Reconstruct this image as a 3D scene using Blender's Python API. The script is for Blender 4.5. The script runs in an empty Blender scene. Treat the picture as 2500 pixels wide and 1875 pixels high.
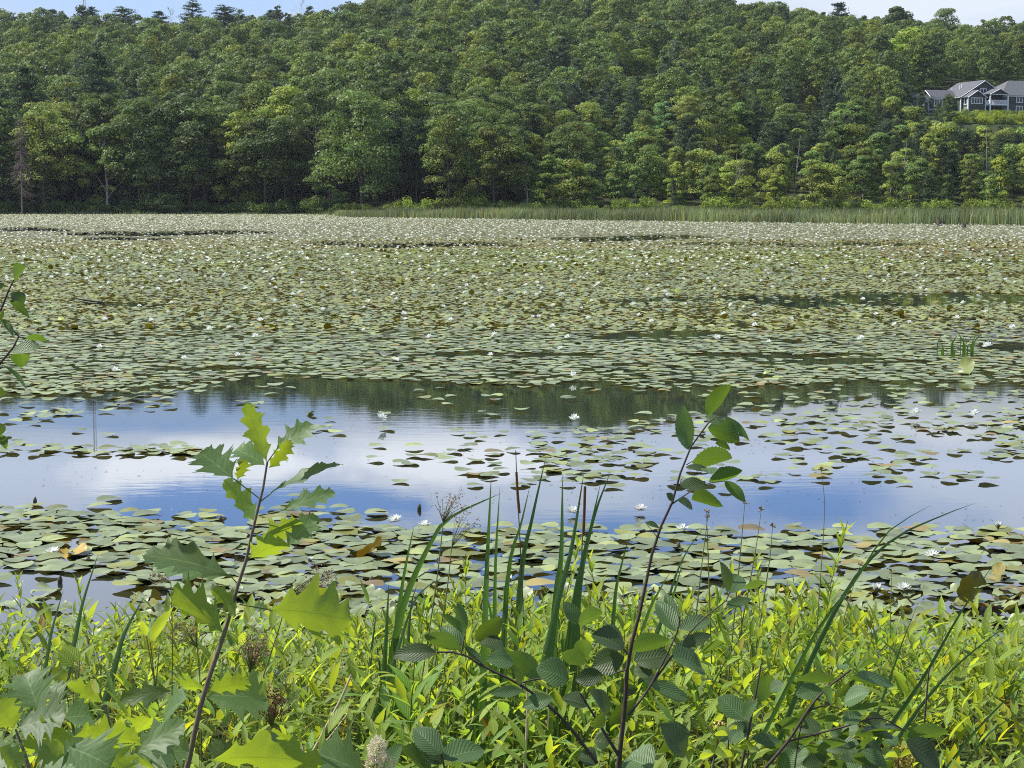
import bpy, math, random
import numpy as np
from mathutils import Vector, Matrix
R = math.radians
rng = np.random.default_rng(11)
random.seed(11)
# ------------------------------------------------------------------ camera, sky, sun, exposure
sc = bpy.context.scene
COL = sc.collection
F, CX, CY = 4300.0, 1250.0, 937.5
KY = F / 2600.0                         # layout depths are written for F = 2600; world depth = KY * layout depth
PITCH = R(5.81)
CAM = np.array([0.0, 0.0, 2.0])
cd = bpy.data.cameras.new("camera"); cam = bpy.data.objects.new("camera", cd); COL.objects.link(cam)
cam.location = CAM; cam.rotation_euler = (R(90) - PITCH, 0, 0)
cd.sensor_width = 36; cd.lens = 36 * F / 2500; cd.clip_start = 0.05; cd.clip_end = 6000
sc.camera = cam
SUN_EL, SUN_AZ = 52.0, -76.0            # azimuth from the view direction, negative = left
w = bpy.data.worlds.new("World"); sc.world = w; w.use_nodes = True
nt = w.node_tree; nt.nodes.clear(); N = nt.nodes; L = nt.links
def wmath(op, a, b=None, c=None, clamp=False):
    n = N.new('ShaderNodeMath'); n.operation = op; n.use_clamp = clamp
    for i, q in enumerate((a, b, c)):
        if q is None: continue
        if isinstance(q, (int, float)): n.inputs[i].default_value = q
        else: L.new(q, n.inputs[i])
    return n.outputs[0]
out = N.new('ShaderNodeOutputWorld'); bg = N.new('ShaderNodeBackground'); bg.inputs[1].default_value = 0.11
sky = N.new('ShaderNodeTexSky'); sky.sky_type = 'NISHITA'; sky.sun_disc = False
sky.sun_elevation = R(SUN_EL); sky.sun_rotation = R(SUN_AZ); sky.air_density = 1.0; sky.dust_density = 0.6; sky.ozone_density = 1.6
tc = N.new('ShaderNodeTexCoord'); sx = N.new('ShaderNodeSeparateXYZ'); L.new(tc.outputs['Generated'], sx.inputs[0])
X, Y, Z = sx.outputs
az = wmath('MULTIPLY', wmath('ARCTAN2', X, Y), 57.2958)
el = wmath('MULTIPLY', wmath('ARCSINE', Z), 57.2958)
den = wmath('ADD', wmath('MAXIMUM', Z, 0.0), 0.22)
cv = N.new('ShaderNodeCombineXYZ'); L.new(wmath('DIVIDE', X, den), cv.inputs[0]); L.new(wmath('DIVIDE', Y, den), cv.inputs[1])
n1 = N.new('ShaderNodeTexNoise'); n1.inputs['Scale'].default_value = 5.0; n1.inputs['Detail'].default_value = 8; n1.inputs['Roughness'].default_value = 0.58
L.new(cv.outputs[0], n1.inputs['Vector'])
n2 = N.new('ShaderNodeTexNoise'); n2.inputs['Scale'].default_value = 1.6; n2.inputs['Detail'].default_value = 3
L.new(cv.outputs[0], n2.inputs['Vector'])
nf = wmath('SUBTRACT', n1.outputs[0], 0.5)
def ell(a0, e0, ra, re, soft=0.55):      # 1 inside a patch of sky centred at azimuth a0, elevation e0
    u = wmath('DIVIDE', wmath('SUBTRACT', az, a0), ra); v = wmath('DIVIDE', wmath('SUBTRACT', el, e0), re)
    r = wmath('SQRT', wmath('ADD', wmath('MULTIPLY', u, u), wmath('MULTIPLY', v, v)))
    r = wmath('ADD', r, wmath('MULTIPLY', nf, 2.4))
    return wmath('DIVIDE', wmath('SUBTRACT', 1.0 + soft / 2, r), soft, clamp=True)
hole = wmath('MAXIMUM', ell(-8, 9.9, 4.8, .95, .4), ell(2, 11.9, 8.5, 1.7, 0.8))
hole = wmath('MAXIMUM', hole, ell(-11, 6.4, 7, .75, 0.6))
hole = wmath('MAXIMUM', hole, ell(9.5, 9.7, 3.8, .8, 1.2))
lowband = wmath('DIVIDE', wmath('SUBTRACT', 17.0, el), 4.0, clamp=True)
gen = wmath('DIVIDE', wmath('SUBTRACT', wmath('ADD', n2.outputs[0], wmath('MULTIPLY', nf, 0.5)), 0.50), 0.16, clamp=True)
clm = wmath('MAXIMUM', wmath('MULTIPLY', lowband, wmath('SUBTRACT', 1.0, hole)), wmath('MULTIPLY', gen, wmath('SUBTRACT', 1.0, hole)))
bright = wmath('MAXIMUM', ell(-10, 8.3, 4.6, .85, 0.45), ell(-2.5, 8.3, 4, .8, 0.45))
bright = wmath('MAXIMUM', bright, ell(14, 6.4, 8, .9, 0.9))
bright = wmath('MAXIMUM', bright, ell(-5, 6.3, 3.5, .6, 0.7))
cc = N.new('ShaderNodeMix'); cc.data_type = 'RGBA'
cc.inputs['A'].default_value = (6.0, 6.9, 8.7, 1); cc.inputs['B'].default_value = (9.6, 10.1, 11.0, 1); L.new(bright, cc.inputs['Factor'])
def wmix(f, a, b):
    q = N.new('ShaderNodeMix'); q.data_type = 'RGBA'
    for k_, s_ in (('Factor', f), ('A', a), ('B', b)):
        if isinstance(s_, tuple): q.inputs[k_].default_value = (*s_, 1)
        elif isinstance(s_, (int, float)): q.inputs[k_].default_value = s_
        else: L.new(s_, q.inputs[k_])
    return q.outputs['Result']
low = wmath('DIVIDE', wmath('SUBTRACT', 8.2, el), 1.8, clamp=True)
ccol = wmix(low, cc.outputs['Result'], wmix(bright, (3.1, 3.7, 4.7), (4.3, 4.7, 5.2)))
blue = wmix(low, (1.8, 3.5, 7.8), (2.3, 3.2, 4.9))
skyc = wmix(wmath('MULTIPLY', wmath('DIVIDE', wmath('SUBTRACT', 16.0, el), 5.0, clamp=True), .85), sky.outputs[0], blue)
mx = N.new('ShaderNodeMix'); mx.data_type = 'RGBA'
L.new(wmath('MULTIPLY', clm, 0.95), mx.inputs['Factor']); L.new(skyc, mx.inputs['A']); L.new(ccol, mx.inputs['B'])
L.new(mx.outputs['Result'], bg.inputs[0]); L.new(bg.outputs[0], out.inputs[0])
sd = bpy.data.lights.new("sun", 'SUN'); sd.energy = 4.6; sd.angle = R(0.55); sd.color = (1.0, 0.955, 0.87)
so = bpy.data.objects.new("sun", sd); COL.objects.link(so)
a_, e_ = R(SUN_AZ), R(SUN_EL)
sdir = Vector((math.sin(a_) * math.cos(e_), math.cos(a_) * math.cos(e_), math.sin(e_)))
so.rotation_euler = sdir.to_track_quat('Z', 'Y').to_euler()
sc.view_settings.view_transform = 'Standard'; sc.view_settings.look = 'None'; sc.view_settings.exposure = 0.8; sc.view_settings.gamma = 1
sc.cycles.max_bounces = 7; sc.cycles.diffuse_bounces = 2; sc.cycles.glossy_bounces = 3; sc.cycles.transmission_bounces = 3
sc.cycles.use_adaptive_sampling = True; sc.cycles.adaptive_threshold = 0.01; sc.cycles.use_denoising = False; sc.cycles.filter_width = 1.05

# ------------------------------------------------------------------ projection helpers
cp, sp = math.cos(PITCH), math.sin(PITCH)
def ray(px, py):
    u = (px - CX) / F; v = (CY - py) / F
    return np.array([u, cp + v * sp, -sp + v * cp])
def at(px, py, Yd):                       # point seen at pixel (px,py) at layout depth Yd
    r = ray(px, py); return CAM + r * (Yd * KY / r[1])
def onz(px, py, z=0.0):
    r = ray(px, py); return CAM + r * ((z - CAM[2]) / r[2])
def proj(X, Y, Z):
    dz = Z - CAM[2]; dep = Y * cp - dz * sp; up = Y * sp + dz * cp
    return CX + F * X / dep, CY - F * up / dep

def projo(X, Y, Z): return proj(X, np.asarray(Y) * KY, Z)

# ------------------------------------------------------------------ mesh builder
class MB:
    def __init__(s): s.v = []; s.f = {}; s.uv = []; s.c = []; s.n = 0
    def add(s, V, Fs, UV=None, C=None):
        V = np.asarray(V, float).reshape(-1, 3); k = len(V)
        fa = np.asarray(Fs, int)
        if fa.size: s.f.setdefault(fa.shape[1], []).append(fa + s.n)
        s.v.append(V)
        s.uv.append(np.zeros((k, 2)) if UV is None else np.asarray(UV, float))
        if C is None: C = (1, 1, 1)
        C = np.asarray(C, float)
        s.c.append(np.tile(C, (k, 1)) if C.ndim == 1 else C)
        s.n += k
    def mesh(s, name, mat, smooth=True):
        me = bpy.data.meshes.new(name)
        V = np.concatenate(s.v); UV = np.concatenate(s.uv); C = np.concatenate(s.c)
        fl = [np.concatenate(a) for a in s.f.values()]
        loops = np.concatenate([a.ravel() for a in fl]); tot = np.concatenate([np.full(len(a), a.shape[1]) for a in fl])
        st = np.concatenate([[0], np.cumsum(tot)[:-1]])
        me.vertices.add(len(V)); me.vertices.foreach_set('co', V.ravel().astype(np.float32))
        me.loops.add(len(loops)); me.loops.foreach_set('vertex_index', loops.astype(np.int32))
        me.polygons.add(len(tot)); me.polygons.foreach_set('loop_start', st.astype(np.int32)); me.polygons.foreach_set('loop_total', tot.astype(np.int32))
        me.polygons.foreach_set('use_smooth', np.full(len(tot), bool(smooth)))
        uvl = me.uv_layers.new(name='UVMap'); uvl.data.foreach_set('uv', UV[loops].ravel().astype(np.float32))
        ca = me.color_attributes.new('Col', 'FLOAT_COLOR', 'POINT')
        ca.data.foreach_set('color', np.c_[C, np.ones(len(C))].ravel().astype(np.float32))
        me.update(calc_edges=True); me.validate()
        if mat: me.materials.append(mat)
        return me
    def obj(s, name, mat, parent=None, smooth=True):
        o = bpy.data.objects.new(name, s.mesh(name, mat, smooth)); COL.objects.link(o)
        if parent: o.parent = parent
        return o
def tag(o, label=None, cat=None, group=None, kind=None):
    if label: o['label'] = label
    if cat: o['category'] = cat
    if group: o['group'] = group
    if kind: o['kind'] = kind
    return o
def empty(name, loc=(0, 0, 0)):
    o = bpy.data.objects.new(name, None); COL.objects.link(o); o.location = loc; o.empty_display_size = .1; return o
def copy_tree(o):
    c = o.copy(); COL.objects.link(c)
    for ch in o.children:
        d = ch.copy(); COL.objects.link(d); d.parent = c
        for g in ch.children:
            e = g.copy(); COL.objects.link(e); e.parent = d
    return c
def rebase(o):
    """thing whose children were built in world space: move the Empty to loc, keep children in place"""
    for ch in o.children: ch.location = -Vector(o.location)
def nrm(v):
    v = np.asarray(v, float); return v / (np.linalg.norm(v) + 1e-12)
def box(mb, x0, x1, y0, y1, z0, z1, C=None):
    V = [(x, y, z) for z in (z0, z1) for y in (y0, y1) for x in (x0, x1)]
    mb.add(V, [[0, 2, 3, 1], [4, 5, 7, 6], [0, 1, 5, 4], [2, 6, 7, 3], [0, 4, 6, 2], [1, 3, 7, 5]], C=C)
def tube(mb, pts, rad, n=6, C=None):
    P = np.asarray(pts, float); k = len(P); rad = np.broadcast_to(rad, (k,)) if np.ndim(rad) == 0 else np.asarray(rad)
    T = np.gradient(P, axis=0); T /= np.linalg.norm(T, axis=1)[:, None] + 1e-12
    ref = np.array([1., 0, 0]) if abs(T[0][0]) < .8 else np.array([0, 1., 0])
    A = np.cross(T, ref); A /= np.linalg.norm(A, axis=1)[:, None] + 1e-12; B = np.cross(T, A)
    th = np.arange(n) * 2 * math.pi / n
    V = (P[:, None, :] + rad[:, None, None] * (A[:, None, :] * np.cos(th)[None, :, None] + B[:, None, :] * np.sin(th)[None, :, None])).reshape(-1, 3)
    Fq = [[i * n + j, i * n + (j + 1) % n, (i + 1) * n + (j + 1) % n, (i + 1) * n + j] for i in range(k - 1) for j in range(n)]
    UV = np.stack(np.meshgrid(np.linspace(0, 1, n), np.linspace(0, 1, k)), -1).reshape(-1, 2)
    mb.add(V, np.array(Fq), UV, C)
def spline(P, m=24):
    P = np.asarray(P, float); k = len(P)
    if k < 3: return np.array([P[0] + (P[-1] - P[0]) * t for t in np.linspace(0, 1, m)])
    d = np.r_[0, np.cumsum(np.linalg.norm(np.diff(P, axis=0), axis=1))]; t = np.linspace(0, d[-1], m)
    Q = np.pad(P, ((1, 1), (0, 0)), mode='reflect', reflect_type='odd'); o = []
    for q in t:
        i = min(np.searchsorted(d, q, side='right') - 1, k - 2); u = (q - d[i]) / (d[i + 1] - d[i] + 1e-12)
        p0, p1, p2, p3 = Q[i:i + 4]
        o.append(.5 * (2 * p1 + (p2 - p0) * u + (2 * p0 - 5 * p1 + 4 * p2 - p3) * u * u + (3 * p1 - p0 - 3 * p2 + p3) * u ** 3))
    return np.array(o)
def vnoise(x, y, s, seed=0):
    x = np.asarray(x) / s + 1000; y = np.asarray(y) / s + 1000
    xi = np.floor(x).astype(np.int64); yi = np.floor(y).astype(np.int64); fx = x - xi; fy = y - yi
    fx = fx * fx * (3 - 2 * fx); fy = fy * fy * (3 - 2 * fy)
    def h(a, b):
        n = (a * 374761393 + b * 668265263 + seed * 69069 + 12345) & 0x7fffffff
        n = (n ^ (n >> 13)) * 1274126177 & 0x7fffffff
        return ((n ^ (n >> 16)) & 0xffff) / 65535.0
    return (h(xi, yi) * (1 - fx) + h(xi + 1, yi) * fx) * (1 - fy) + (h(xi, yi + 1) * (1 - fx) + h(xi + 1, yi + 1) * fx) * fy

# ------------------------------------------------------------------ materials
def new_mat(name):
    m = bpy.data.materials.new(name); m.use_nodes = True; m.node_tree.nodes.clear(); return m, m.node_tree.nodes, m.node_tree.links
def mathn(n, l, op, a, b=None, clamp=False):
    q = n.new('ShaderNodeMath'); q.operation = op; q.use_clamp = clamp
    for i, s in enumerate((a, b)):
        if s is None: continue
        if isinstance(s, (int, float)): q.inputs[i].default_value = s
        else: l.new(s, q.inputs[i])
    return q.outputs[0]
def mixc(n, l, f, a, b, mode='MIX'):
    q = n.new('ShaderNodeMix'); q.data_type = 'RGBA'; q.blend_type = mode
    for k, s in (('Factor', f), ('A', a), ('B', b)):
        if isinstance(s, (int, float)): q.inputs[k].default_value = s
        elif isinstance(s, tuple): q.inputs[k].default_value = (*s, 1)
        else: l.new(s, q.inputs[k])
    return q.outputs['Result']
def leaf_mat(name, top, thru, rough=.5, tfac=.4, spec=.5, veins=None, vb=.35, under=None, noise_s=3.0, noise_a=.25, objcol=False, coord='Object', veinc=None):
    """plant tissue: Principled surface + translucency; Col attribute and object colour tint it"""
    m, n, l = new_mat(name)
    o = n.new('ShaderNodeOutputMaterial')
    at_ = n.new('ShaderNodeAttribute'); at_.attribute_name = 'Col'
    tco = n.new('ShaderNodeTexCoord')
    nz = n.new('ShaderNodeTexNoise'); nz.inputs['Scale'].default_value = noise_s; nz.inputs['Detail'].default_value = 3
    l.new(tco.outputs[coord], nz.inputs['Vector'])
    k = mathn(n, l, 'ADD', mathn(n, l, 'MULTIPLY', nz.outputs[0], 2 * noise_a), 1 - noise_a)
    tint = mixc(n, l, 1.0, at_.outputs['Color'], (1, 1, 1), 'MULTIPLY')
    if objcol:
        oi = n.new('ShaderNodeObjectInfo'); tint = mixc(n, l, 1.0, tint, oi.outputs['Color'], 'MULTIPLY')
    vm = n.new('ShaderNodeVectorMath'); vm.operation = 'SCALE'; l.new(tint, vm.inputs[0]); l.new(k, vm.inputs['Scale']); tint = vm.outputs[0]
    bump = None
    topc = top
    if veins:
        uv = n.new('ShaderNodeUVMap'); sp_ = n.new('ShaderNodeSeparateXYZ'); l.new(uv.outputs[0], sp_.inputs[0])
        au = mathn(n, l, 'ABSOLUTE', mathn(n, l, 'SUBTRACT', sp_.outputs[0], .5))
        cnt, sweep, wid = veins
        ph = mathn(n, l, 'FRACT', mathn(n, l, 'SUBTRACT', mathn(n, l, 'MULTIPLY', sp_.outputs[1], cnt), mathn(n, l, 'MULTIPLY', au, sweep)))
        d = mathn(n, l, 'ABSOLUTE', mathn(n, l, 'SUBTRACT', ph, .5))
        side = mathn(n, l, 'SUBTRACT', 1.0, mathn(n, l, 'DIVIDE', d, wid), clamp=True)
        mid = mathn(n, l, 'SUBTRACT', 1.0, mathn(n, l, 'DIVIDE', au, .022), clamp=True)
        vein = mathn(n, l, 'MAXIMUM', mathn(n, l, 'MULTIPLY', side, .5), mid)
        topc = mixc(n, l, vein, top, veinc or tuple(min(1, c * 2.0 + .03) for c in top))
        bump = n.new('ShaderNodeBump'); bump.inputs['Strength'].default_value = vb; bump.inputs['Distance'].default_value = .004
        l.new(d, bump.inputs['Height'])
    tc_ = mixc(n, l, 1.0, topc, tint, 'MULTIPLY')
    if under:
        ge = n.new('ShaderNodeNewGeometry'); uc = mixc(n, l, 1.0, under, tint, 'MULTIPLY'); tc_ = mixc(n, l, ge.outputs['Backfacing'], tc_, uc)
    th = mixc(n, l, 1.0, thru, tint, 'MULTIPLY')
    if veins: th = mixc(n, l, mathn(n, l, 'MULTIPLY', vein, .45), th, tuple(c * .35 for c in thru))
    p = n.new('ShaderNodeBsdfPrincipled'); l.new(tc_, p.inputs['Base Color']); p.inputs['Roughness'].default_value = rough; p.inputs['Specular IOR Level'].default_value = spec
    if bump: l.new(bump.outputs[0], p.inputs['Normal'])
    t = n.new('ShaderNodeBsdfTranslucent'); l.new(th, t.inputs['Color'])
    ms = n.new('ShaderNodeMixShader'); ms.inputs[0].default_value = tfac
    l.new(p.outputs[0], ms.inputs[1]); l.new(t.outputs[0], ms.inputs[2]); l.new(ms.outputs[0], o.inputs[0])
    return m
def solid(name, col, rough=.7, spec=.3, nscale=None, namp=.3, objcol=False, bumpd=0.0, stretch=None):
    m, n, l = new_mat(name); o = n.new('ShaderNodeOutputMaterial'); p = n.new('ShaderNodeBsdfPrincipled')
    p.inputs['Roughness'].default_value = rough; p.inputs['Specular IOR Level'].default_value = spec
    at_ = n.new('ShaderNodeAttribute'); at_.attribute_name = 'Col'
    c = mixc(n, l, 1.0, at_.outputs['Color'], col, 'MULTIPLY')
    tco = n.new('ShaderNodeTexCoord'); nz = n.new('ShaderNodeTexNoise'); nz.inputs['Scale'].default_value = nscale or 5.0; nz.inputs['Detail'].default_value = 6
    src = tco.outputs['Object']
    if stretch:
        mp = n.new('ShaderNodeMapping'); mp.inputs['Scale'].default_value = stretch; l.new(src, mp.inputs[0]); src = mp.outputs[0]
    l.new(src, nz.inputs['Vector'])
    k = mathn(n, l, 'ADD', mathn(n, l, 'MULTIPLY', nz.outputs[0], 2 * namp), 1 - namp)
    vm = n.new('ShaderNodeVectorMath'); vm.operation = 'SCALE'; l.new(c, vm.inputs[0]); l.new(k, vm.inputs['Scale'])
    l.new(vm.outputs[0], p.inputs['Base Color'])
    if bumpd:
        b = n.new('ShaderNodeBump'); b.inputs['Distance'].default_value = bumpd; l.new(nz.outputs[0], b.inputs['Height']); l.new(b.outputs[0], p.inputs['Normal'])
    l.new(p.outputs[0], o.inputs[0]); return m
M = {}
M['crown'] = leaf_mat('tree_foliage', (.098, .138, .048), (.18, .26, .034), rough=.5, tfac=.25, spec=.12, noise_s=.35, noise_a=.3, objcol=True)
M['needle'] = leaf_mat('pine_needles', (.066, .095, .045), (.08, .12, .03), rough=.6, tfac=.25, spec=.12, noise_s=.5, noise_a=.3, objcol=True)
M['bark'] = solid('bark', (.075, .062, .05), .9, .2, 4, .4, bumpd=.02, stretch=(1, 1, .2))
M['palebark'] = solid('pale_bark', (.30, .28, .25), .9, .2, 3, .4, bumpd=.01)
M['deadwood'] = solid('dead_wood', (.15, .115, .105), .9, .2, 3, .3)
M['pad'] = leaf_mat('lily_pad_skin', (.215, .255, .120), (.24, .22, .035), rough=.42, tfac=.16, spec=.40, under=(.12, .115, .035), noise_s=9, noise_a=.14, objcol=True)
M['petal'] = leaf_mat('white_petal', (.80, .81, .80), (.75, .78, .68), rough=.5, tfac=.4, spec=.3, noise_s=20, noise_a=.04)
M['stamen'] = solid('yellow_stamens', (.75, .50, .06), .6, .3)
M['bud'] = leaf_mat('bud_sepal', (.09, .07, .035), (.12, .10, .03), rough=.4, tfac=.15, noise_s=30)
M['oak'] = leaf_mat('oak_leaf', (.090, .155, .060), (.40, .52, .022), rough=.5, tfac=.44, spec=.35, veins=(5.2, 3.4, .05), vb=.15, noise_s=18, noise_a=.14, under=(.13, .21, .09), veinc=(.22, .32, .13))
M['alder'] = leaf_mat('alder_leaf', (.055, .098, .032), (.14, .23, .018), rough=.5, tfac=.38, spec=.4, veins=(11, 6.0, .16), noise_s=22, noise_a=.15, under=(.09, .16, .06), veinc=(.12, .21, .09))
M['lance'] = leaf_mat('loosestrife_leaf', (.19, .27, .035), (.52, .62, .035), rough=.5, tfac=.46, spec=.3, veins=(9, 5, .06), noise_s=14, noise_a=.18, objcol=True)
M['blade'] = leaf_mat('cattail_blade', (.050, .100, .035), (.11, .22, .02), rough=.4, tfac=.32, spec=.5, noise_s=6, noise_a=.2)
M['grass'] = leaf_mat('grass_blade', (.15, .19, .04), (.32, .38, .04), rough=.5, tfac=.42, noise_s=5, noise_a=.3)
M['reed'] = leaf_mat('reed_blade', (.15, .19, .085), (.22, .27, .08), rough=.6, tfac=.35, noise_s=.3, noise_a=.3)
M['stem'] = solid('green_stem', (.13, .14, .04), .6, .3, 20)
M['oakstem'] = solid('oak_twig_bark', (.15, .115, .085), .8, .3, 40, .4, bumpd=.001)
M['alderstem'] = solid('alder_twig_bark', (.055, .040, .033), .7, .3, 50, .4, bumpd=.001)
M['seed'] = solid('seed_husk', (.27, .185, .10), .8, .2, 80, .4)
M['cattail'] = solid('cattail_spike', (.13, .065, .03), .9, .1, 200, .5, bumpd=.001)
M['straw'] = solid('dead_straw', (.42, .35, .22), .8, .2, 20, .3)
M['fluff'] = leaf_mat('flower_fluff', (.68, .64, .50), (.6, .56, .42), rough=.8, tfac=.4, noise_s=60, noise_a=.25)
M['white'] = solid('white_trim_paint', (.78, .79, .80), .5, .4, 2, .05)
M['glass'] = solid('window_glass', (.012, .015, .022), .08, .6, 1, .1)
M['metal'] = solid('mast_metal', (.35, .30, .30), .5, .4)
def siding():
    m, n, l = new_mat('green_grey_siding'); o = n.new('ShaderNodeOutputMaterial'); p = n.new('ShaderNodeBsdfPrincipled')
    tco = n.new('ShaderNodeTexCoord'); s = n.new('ShaderNodeSeparateXYZ'); l.new(tco.outputs['Object'], s.inputs[0])
    fr = mathn(n, l, 'FRACT', mathn(n, l, 'MULTIPLY', s.outputs[2], 6.0))
    b = n.new('ShaderNodeBump'); b.inputs['Distance'].default_value = .02; l.new(fr, b.inputs['Height']); l.new(b.outputs[0], p.inputs['Normal'])
    c = mixc(n, l, mathn(n, l, 'LESS_THAN', fr, .12), (.050, .062, .056), (.03, .037, .034)); l.new(c, p.inputs['Base Color']); p.inputs['Roughness'].default_value = .7
    l.new(p.outputs[0], o.inputs[0]); return m
def shingle():
    m, n, l = new_mat('grey_shingles'); o = n.new('ShaderNodeOutputMaterial'); p = n.new('ShaderNodeBsdfPrincipled')
    tco = n.new('ShaderNodeTexCoord'); br = n.new('ShaderNodeTexBrick'); l.new(tco.outputs['UV'], br.inputs['Vector'])
    br.inputs['Scale'].default_value = 14; br.inputs['Color1'].default_value = (.070, .074, .084, 1); br.inputs['Color2'].default_value = (.092, .096, .108, 1); br.inputs['Mortar'].default_value = (.09, .09, .10, 1); br.inputs['Mortar Size'].default_value = .012
    l.new(br.outputs[0], p.inputs['Base Color']); p.inputs['Roughness'].default_value = .85; l.new(p.outputs[0], o.inputs[0]); return m
M['siding'] = siding(); M['shingle'] = shingle()
def water_mat():
    m, n, l = new_mat('pond_water'); o = n.new('ShaderNodeOutputMaterial')
    tco = n.new('ShaderNodeTexCoord'); mp = n.new('ShaderNodeMapping'); mp.inputs['Scale'].default_value = (1.0, 3.2, 1); l.new(tco.outputs['Object'], mp.inputs[0])
    a = n.new('ShaderNodeTexNoise'); a.inputs['Scale'].default_value = 2.6; a.inputs['Detail'].default_value = 4; a.inputs['Roughness'].default_value = .55; l.new(mp.outputs[0], a.inputs['Vector'])
    g = n.new('ShaderNodeTexNoise'); g.inputs['Scale'].default_value = .22; g.inputs['Detail'].default_value = 2; l.new(tco.outputs['Object'], g.inputs['Vector'])
    gm = mathn(n, l, 'MULTIPLY', mathn(n, l, 'SUBTRACT', g.outputs[0], .36), 3.2, clamp=True)
    b = n.new('ShaderNodeBump'); b.inputs['Distance'].default_value = .0006; l.new(gm, b.inputs['Strength']); l.new(a.outputs[0], b.inputs['Height'])
    p = n.new('ShaderNodeBsdfPrincipled'); p.inputs['Base Color'].default_value = (.012, .016, .010, 1); p.inputs['Roughness'].default_value = .015; p.inputs['IOR'].default_value = 1.36; p.inputs['Specular IOR Level'].default_value = .6
    l.new(b.outputs[0], p.inputs['Normal']); l.new(p.outputs[0], o.inputs[0]); return m
M['water'] = water_mat()
def ground_mat():
    m, n, l = new_mat('ground_soil'); o = n.new('ShaderNodeOutputMaterial'); p = n.new('ShaderNodeBsdfPrincipled')
    tco = n.new('ShaderNodeTexCoord'); a = n.new('ShaderNodeTexNoise'); a.inputs['Scale'].default_value = 1.2; a.inputs['Detail'].default_value = 9; l.new(tco.outputs['Object'], a.inputs['Vector'])
    b = n.new('ShaderNodeTexNoise'); b.inputs['Scale'].default_value = 30; b.inputs['Detail'].default_value = 5; l.new(tco.outputs['Object'], b.inputs['Vector'])
    c = mixc(n, l, a.outputs[0], (.020, .032, .010), (.045, .045, .022)); c = mixc(n, l, mathn(n, l, 'MULTIPLY', b.outputs[0], .6), c, (.03, .04, .012))
    l.new(c, p.inputs['Base Color']); p.inputs['Roughness'].default_value = .95; p.inputs['Specular IOR Level'].default_value = .1
    l.new(p.outputs[0], o.inputs[0]); return m
M['ground'] = ground_mat()
M['lawn'] = solid('lawn_grass', (.085, .12, .04), .9, .1, .6, .25)

# ------------------------------------------------------------------ terrain and water
HX, _, HZ = at(2390, 271, 306); HY = 306.0           # ground in front of the house
def shore(X):
    return np.interp(X, [-260, -60, -37, -22, 30, 260], [224, 225, 216, 206, 203, 200])
def crest(X):
    return np.interp(X, [-260, -78, -62, 40, 80, 140, 200, 260], [60, 61, 68, 78, 73, 65, 61, 61])
def terr(X, Y):
    X = np.asarray(X, float); Y = np.asarray(Y, float)
    s = shore(X); t = (Y - s) / (450 - s)
    z = crest(X) * np.clip(t, 0, 1) ** 1.08
    z = np.where(Y > 450, crest(X) - np.clip(Y - 470, 0, 400) * .12, z)
    z += (vnoise(X, Y, 45, 3) - .5) * 6 * np.clip(t * 4, 0, 1)
    k = np.exp(-(((X - HX - 2) / 26) ** 2 + ((Y - HY - 9) / 15) ** 2) ** 2)
    z = z * (1 - k) + HZ * k
    pond = -.9 + 0 * X
    z = np.where(t <= 0, np.maximum(pond, -.9 + np.clip((Y - s + 6) / 6, 0, 1) * .95), np.maximum(z, 0) + .05)
    bank = np.interp(Y, [-30, 0, 1.6, 2.6, 3.6, 4.3, 5.2, 7], [.7, .46, .38, .26, .13, .02, -.25, -.9]) + (vnoise(X, Y, .8, 5) - .5) * .08
    return np.where(Y < 7, bank, z)
def terrw(X, Y): return terr(X, np.asarray(Y) / KY)
xs = np.unique(np.r_[np.linspace(-3500, -320, 14), np.linspace(-320, -8, 70), np.linspace(-8, 8, 60), np.linspace(8, 320, 70), np.linspace(320, 3500, 14)])
ys = np.unique(np.r_[np.linspace(-400, -10, 8), np.linspace(-10, 0, 6), np.linspace(0, 7, 40), np.linspace(7, 190, 12), np.linspace(190, 260, 36), np.linspace(260, 500, 80), np.linspace(500, 900, 20), np.linspace(900, 4500, 10)])
GX, GY = np.meshgrid(xs, ys); GZ = terr(GX, GY)
nx, ny = len(xs), len(ys); I = np.arange(nx * ny).reshape(ny, nx)
g = MB(); g.add(np.c_[GX.ravel(), GY.ravel() * KY, GZ.ravel()], np.c_[I[:-1, :-1].ravel(), I[:-1, 1:].ravel(), I[1:, 1:].ravel(), I[1:, :-1].ravel()])
tag(g.obj('ground', M['ground']), kind='structure')
wt = MB(); wt.add([(-600, 3.2 * KY, 0), (600, 3.2 * KY, 0), (600, 232 * KY, 0), (-600, 232 * KY, 0)], [[0, 1, 2, 3]])
tag(wt.obj('water', M['water']), kind='structure')
lx = np.linspace(HX - 21, HX - 5, 16); ly = np.linspace(HY - 16, HY + 2, 12); LX, LY = np.meshgrid(lx, ly)
I = np.arange(LX.size).reshape(LX.shape)
g = MB(); g.add(np.c_[LX.ravel(), LY.ravel() * KY, terr(LX, LY).ravel() + .12], np.c_[I[:-1, :-1].ravel(), I[:-1, 1:].ravel(), I[1:, 1:].ravel(), I[1:, :-1].ravel()])
tag(g.obj('lawn', M['lawn']), kind='structure')

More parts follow.
